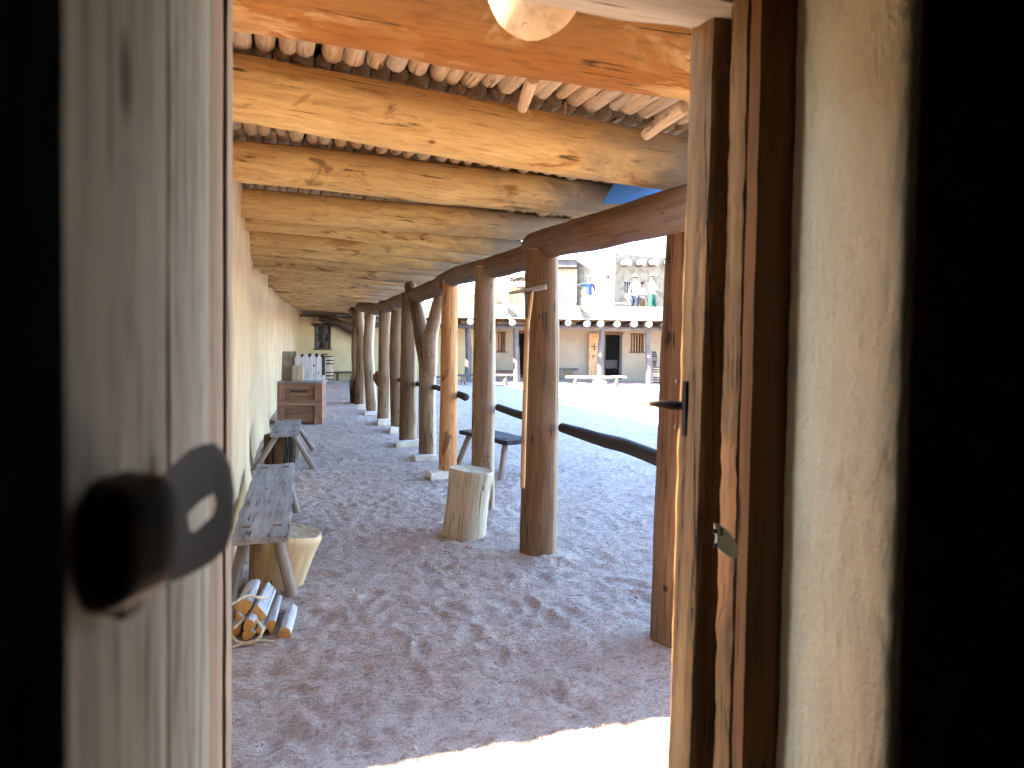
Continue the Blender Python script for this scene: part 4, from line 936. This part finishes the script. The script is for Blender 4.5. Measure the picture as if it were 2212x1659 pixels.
    if hat:
        lathe('cap', [(r_*k*1.06, z_*k+.012) for r_, z_ in prof], hat, L_((hx, hy+.005, hz_-.015)), t, (0, 0, yaw), sides=16)
        lathe('cap_brim', [(.10*k, 0), (.10*k, .012)], hat, L_((hx, hy-.075, hz_+.005)), t, (R(8), 0, yaw), sides=14)
    return t
W_sh = cloth('white_shirt_cloth', (.42, .42, .42)); B_sh = cloth('blue_shirt_cloth', (.025, .05, .15)); K_tr = cloth('khaki_trouser_cloth', (.16, .10, .045)); N_tr = cloth('navy_trouser_cloth', (.012, .018, .035)); G_tr = cloth('green_trouser_cloth', (.01, .075, .045)); P_tr = cloth('pale_trouser_cloth', (.42, .41, .40)); Cap = cloth('pale_cap_cloth', (.22, .27, .34))
rel = ((-.25, -.02, 1.14), (-.22, -.12, .92)), ((.25, -.02, 1.14), (.22, -.12, .92))
person('person in a blue shirt and hat holding one arm out to the side', 1272, 28.3, 1.72, fa_+.2, B_sh, P_tr, (((-.42, -.02, 1.36), (-.62, -.10, 1.40)), rel[1]), hat=Cap)
person('person all in white in front of the bright upper wall', 1311, 28.6, 1.78, fa_-.4, W_sh, P_tr, rel, hat=None)
person('adult in a pale cap and white shirt beside the barred upper window', 1372, 28.2, 1.76, fa_-.9, W_sh, N_tr, (((-.22, -.1, 1.14), (-.10, -.22, .98)), rel[1]), hat=Cap)
person('child in a white shirt and khaki trousers beside the adult in the cap', 1387, 28.3, 1.52, fa_+.7, W_sh, K_tr, (((-.24, -.1, 1.16), (-.1, -.25, 1.12)), rel[1]))
person('bearded person in white shirt and green trousers leaning at the right', 1409, 28.1, 1.80, fa_+1.0, W_sh, G_tr, (((-.26, -.1, 1.12), (-.3, -.25, .98)), ((.26, -.1, 1.14), (.18, -.3, 1.0))), hat=Cap, lean=-.08, beard=True, legspread=.24)

# ------------------------------------------------------------------ the doorway we look through
XR, XL, YO, YI = .71, -.055, 1.15, .75
dw = thing('doorway_wall', (.3, .95, 0), 'thick adobe wall of the dark room pierced by the doorway', 'wall')
ZL = VY(1480, 76, YO).z
def bx(nm, x0, x1, y0, y1, z0, z1, m, p, **kw): return box(nm, (x1-x0, y1-y0, z1-z0), ((x0+x1)/2, (y0+y1)/2, (z0+z1)/2), m, p, **kw)
# plaster reveal on the right: rounded inner corner
def reveal(name, mat, parent):
    prof = [(.793, 1.02)]
    for y in np.linspace(.965, .80, 22): prof.append((.793+.010*(.965-y)/.165, y))
    for a in np.linspace(0, 90, 12)[1:]: prof.append((.803+.018*(1-math.cos(R(a))), .80-.045*math.sin(R(a))))
    prof += [(.835, .755), (.86, .756)]
    zs2 = np.arange(0, 3.0, .012); bm = bmesh.new(); rows = []
    for z in zs2:
        row = []
        for i, (x, y) in enumerate(prof):
            q = (x*1.0, y, z); d = .0016*nz(q, 7, 1)+.0016*nz((q[0], q[1], q[2]*.6), 28, 4)+.0011*nz(q, 60, 9)
            if 16 < i < 36: d += .0010*nz((q[0], q[1], q[2]), 13, 7)+.0022*nz(q, 45, 2)
            edge = max(0, 1-i/3)*.008*nz((0, 0, z), 9, 3)
            row.append(bm.verts.new((x-d+edge, y-d*.6, z)))
        rows.append(row)
    for a, b in zip(rows, rows[1:]):
        for i in range(len(prof)-1): bm.faces.new((a[i], a[i+1], b[i+1], b[i]))
    bmesh.ops.recalc_face_normals(bm, faces=bm.faces)
    return mesh_obj(name, bm, mat, parent)
reveal('plaster_reveal', M_reveal, dw)
M_inner_shade = plain('unlit_inner_plaster', (.085, .040, .018), .95, 0, .3, 16, .004)  # dark brown stands for the lack of light on the room side
box('inner_face', (2.42, .04, 3.0), (2.038, .768, 1.48), M_inner_shade, dw, cell=.05, amp=.0012, rnd=.004, ns=14, smooth=True)
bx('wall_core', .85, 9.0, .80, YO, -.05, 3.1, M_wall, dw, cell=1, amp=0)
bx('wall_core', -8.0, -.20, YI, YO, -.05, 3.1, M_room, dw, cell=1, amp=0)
bx('wall_core', -.20, .85, .80, YO-.01, ZL+.16, 3.1, M_wall, dw, cell=1, amp=0)
fr = thing('door_frame', (.3, 1.08, 0), 'rough timber frame of the doorway with splintered brown jambs', 'door frame')
jb = box('jamb', (.10, .078, ZL+.12), (XR+.043, 1.110, (ZL+.12)/2-.02), M_jamb, fr, rot=(0, .011, 0), cell=.017, amp=.0011, ns=24, rnd=.007, maxn=130, smooth=True); jb['label'] = 'splintered right-hand jamb lit along its edge'
box('jamb', (.10, .12, ZL+.12), (XL-.054, 1.09, (ZL+.12)/2-.02), M_door_edge, fr, cell=.03, amp=.0006, ns=14, rnd=.004, maxn=90, smooth=True)
box('stop_strip', (.06, .05, ZL+.12), (.721+.03, 1.010, (ZL+.12)/2-.02), M_jamb, fr, cell=.015, amp=.0017, ns=34, rnd=.006, maxn=150, smooth=True)
box('inner_board', (.080, .03, ZL+.3), (.7635, .968, (ZL+.3)/2-.02), M_frame_dark, fr, cell=.03, amp=.0010, ns=18, rnd=.003, maxn=100)
box('lintel', (1.3, .135, .14), (.3, 1.082, ZL+.07), M_lintel, fr, rot=(0, 0, 0), cell=.03, amp=.004, rnd=.01, smooth=True)
box('inner_lintel', (1.3, .2, .14), (.3, .905, ZL+.09), M_frame_dark, fr, cell=.1, amp=.003)
# latch keeper on the jamb
kp = thing('latch_keeper', D(1475, 880, 1.1), 'black iron latch keeper with a spike nailed to the right jamb', 'latch keeper')
kx = XR-.004
c_ = VX(1481, 882, kx)
box('plate', (.006, .012, .10), (kx-.002, c_.y, c_.z), M_iron, kp, cell=.03, amp=.0006, rnd=.001)
kz = VX(1475, 878, kx)
tube('spike', [(kx+.004, kz.y+.01, kz.z), (kx-.022, kz.y+.012, kz.z+.001), (kx-.046, kz.y+.018, kz.z+.004)], [.008, .0095, .006], M_old, kp, sides=8, step=.008, amp=.05)
for dz in (.045, -.04): box('nail_head', (.006, .010, .010), (kx, kz.y+.022, kz.z+dz), M_iron, kp, cell=.02, amp=.0005)
# strike plate on the inner board
spn = Vector((0, -1, 0)); Ys = .952
spt = [VY(x, y, Ys) for x, y in ((1541, 1131), (1556, 1134), (1572, 1148), (1586, 1166), (1593, 1184), (1592, 1200), (1584, 1206), (1572, 1202), (1556, 1190), (1543, 1178), (1546, 1160))]
sp_ = poly_prism('strike_plate', spt, None, spn, .003, M_zinc); tag(sp_, 'small pale leaf-shaped metal plate on the inner door frame', 'metal plate')
poly_prism('slot', [VY(x, y, Ys-.0035) for x, y in ((1556, 1140), (1560, 1141), (1562, 1157), (1557, 1156))], None, spn, .001, M_iron, sp_)
for (x, y) in ((1544, 1148), (1545, 1178)): lathe('rivet', [(.004, 0), (.003, .003)], M_iron, VY(x, y, Ys-.004), sp_, (R(90), 0, 0), sides=10)
# the open door leaf on the left
door = thing('door', (-.11, 1.06, 0), 'grey weathered plank door standing open on the left with an iron latch', 'door')
yb_ = [.262, .50, .80, 1.026]
for i, (y0, y1) in enumerate(zip(yb_, yb_[1:])):
    box('plank', (.034, y1-y0-.004, 2.12), (-.080+[0, .001, -.001][i], (y0+y1)/2, 1.07), (M_door if i < 2 else M_door_edge), door, cell=.028, amp=.0004, ns=10, rnd=.003, maxn=90, smooth=True)
for z in (.35, 1.75): box('batten', (.03, .66, .12), (-.113, .66, z), M_door, door, cell=.08, amp=.002)
la = thing('x', (0, 0, 0), 'x', 'x'); bpy.data.objects.remove(la)
def LD(x, y, d=None): return D(155.5+x*.2917, 864.1+y*.2917, d or (.355+.105*(x-560)/620))
ol = [(560, 640), (700, 520), (860, 370), (950, 332), (1030, 322), (1100, 385), (1160, 510), (1186, 700), (1176, 950), (1120, 1120), (1000, 1225), (860, 1300), (728, 1352), (700, 1290), (690, 1040), (668, 1040), (640, 1340), (560, 1400)]
hl = [(828, 860), (930, 760), (1050, 690), (1066, 770), (1045, 850), (960, 930), (868, 1003), (840, 960)]
latch = poly_prism('latch', [LD(*p_) for p_ in ol], [LD(*p_) for p_ in hl], Fv, .005, M_iron, door)
bv = latch.modifiers.new('bev', 'BEVEL'); bv.width = .0015; bv.segments = 2; bv.limit_method = 'ANGLE'
poly_prism('slot', [LD(p_[0], p_[1])-Fv*.004 for p_ in ((676, 1035), (712, 1035), (742, 1335), (716, 1345))], None, Fv, .003, M_void, latch)
bc = LD(318, 1030, .268); bo = box('latch_block', (.030, .042, .047), bc, M_iron, latch, rot=(0, .06, -.5), cell=.008, amp=.0015, rnd=.006, smooth=True)
box('latch_lip', (.011, .02, .009), LD(420, 1510, .28), M_iron, latch, rot=(0, .2, -.3), cell=.01, amp=.001, rnd=.003, smooth=True)
box('latch_arm', (.012, .03, .046), LD(500, 1010, .315), M_iron, latch, rot=(0, .05, -.5), cell=.01, amp=.001, rnd=.003, smooth=True)
# dark room around the viewer
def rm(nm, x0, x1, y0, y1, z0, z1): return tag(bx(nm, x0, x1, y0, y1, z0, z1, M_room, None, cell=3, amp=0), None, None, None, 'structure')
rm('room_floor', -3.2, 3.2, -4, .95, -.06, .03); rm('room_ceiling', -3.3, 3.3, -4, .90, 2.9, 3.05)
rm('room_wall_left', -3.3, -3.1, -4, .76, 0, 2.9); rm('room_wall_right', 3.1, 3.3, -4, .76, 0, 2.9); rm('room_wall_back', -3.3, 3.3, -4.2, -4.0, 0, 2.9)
bx('threshold', -.2, .86, .95, 1.16, -.05, .035, M_frame_dark, fr, cell=.1, amp=.004)
print('poles', npoles, 'beams', [round(b[0], 2) for b in YB[:6]])
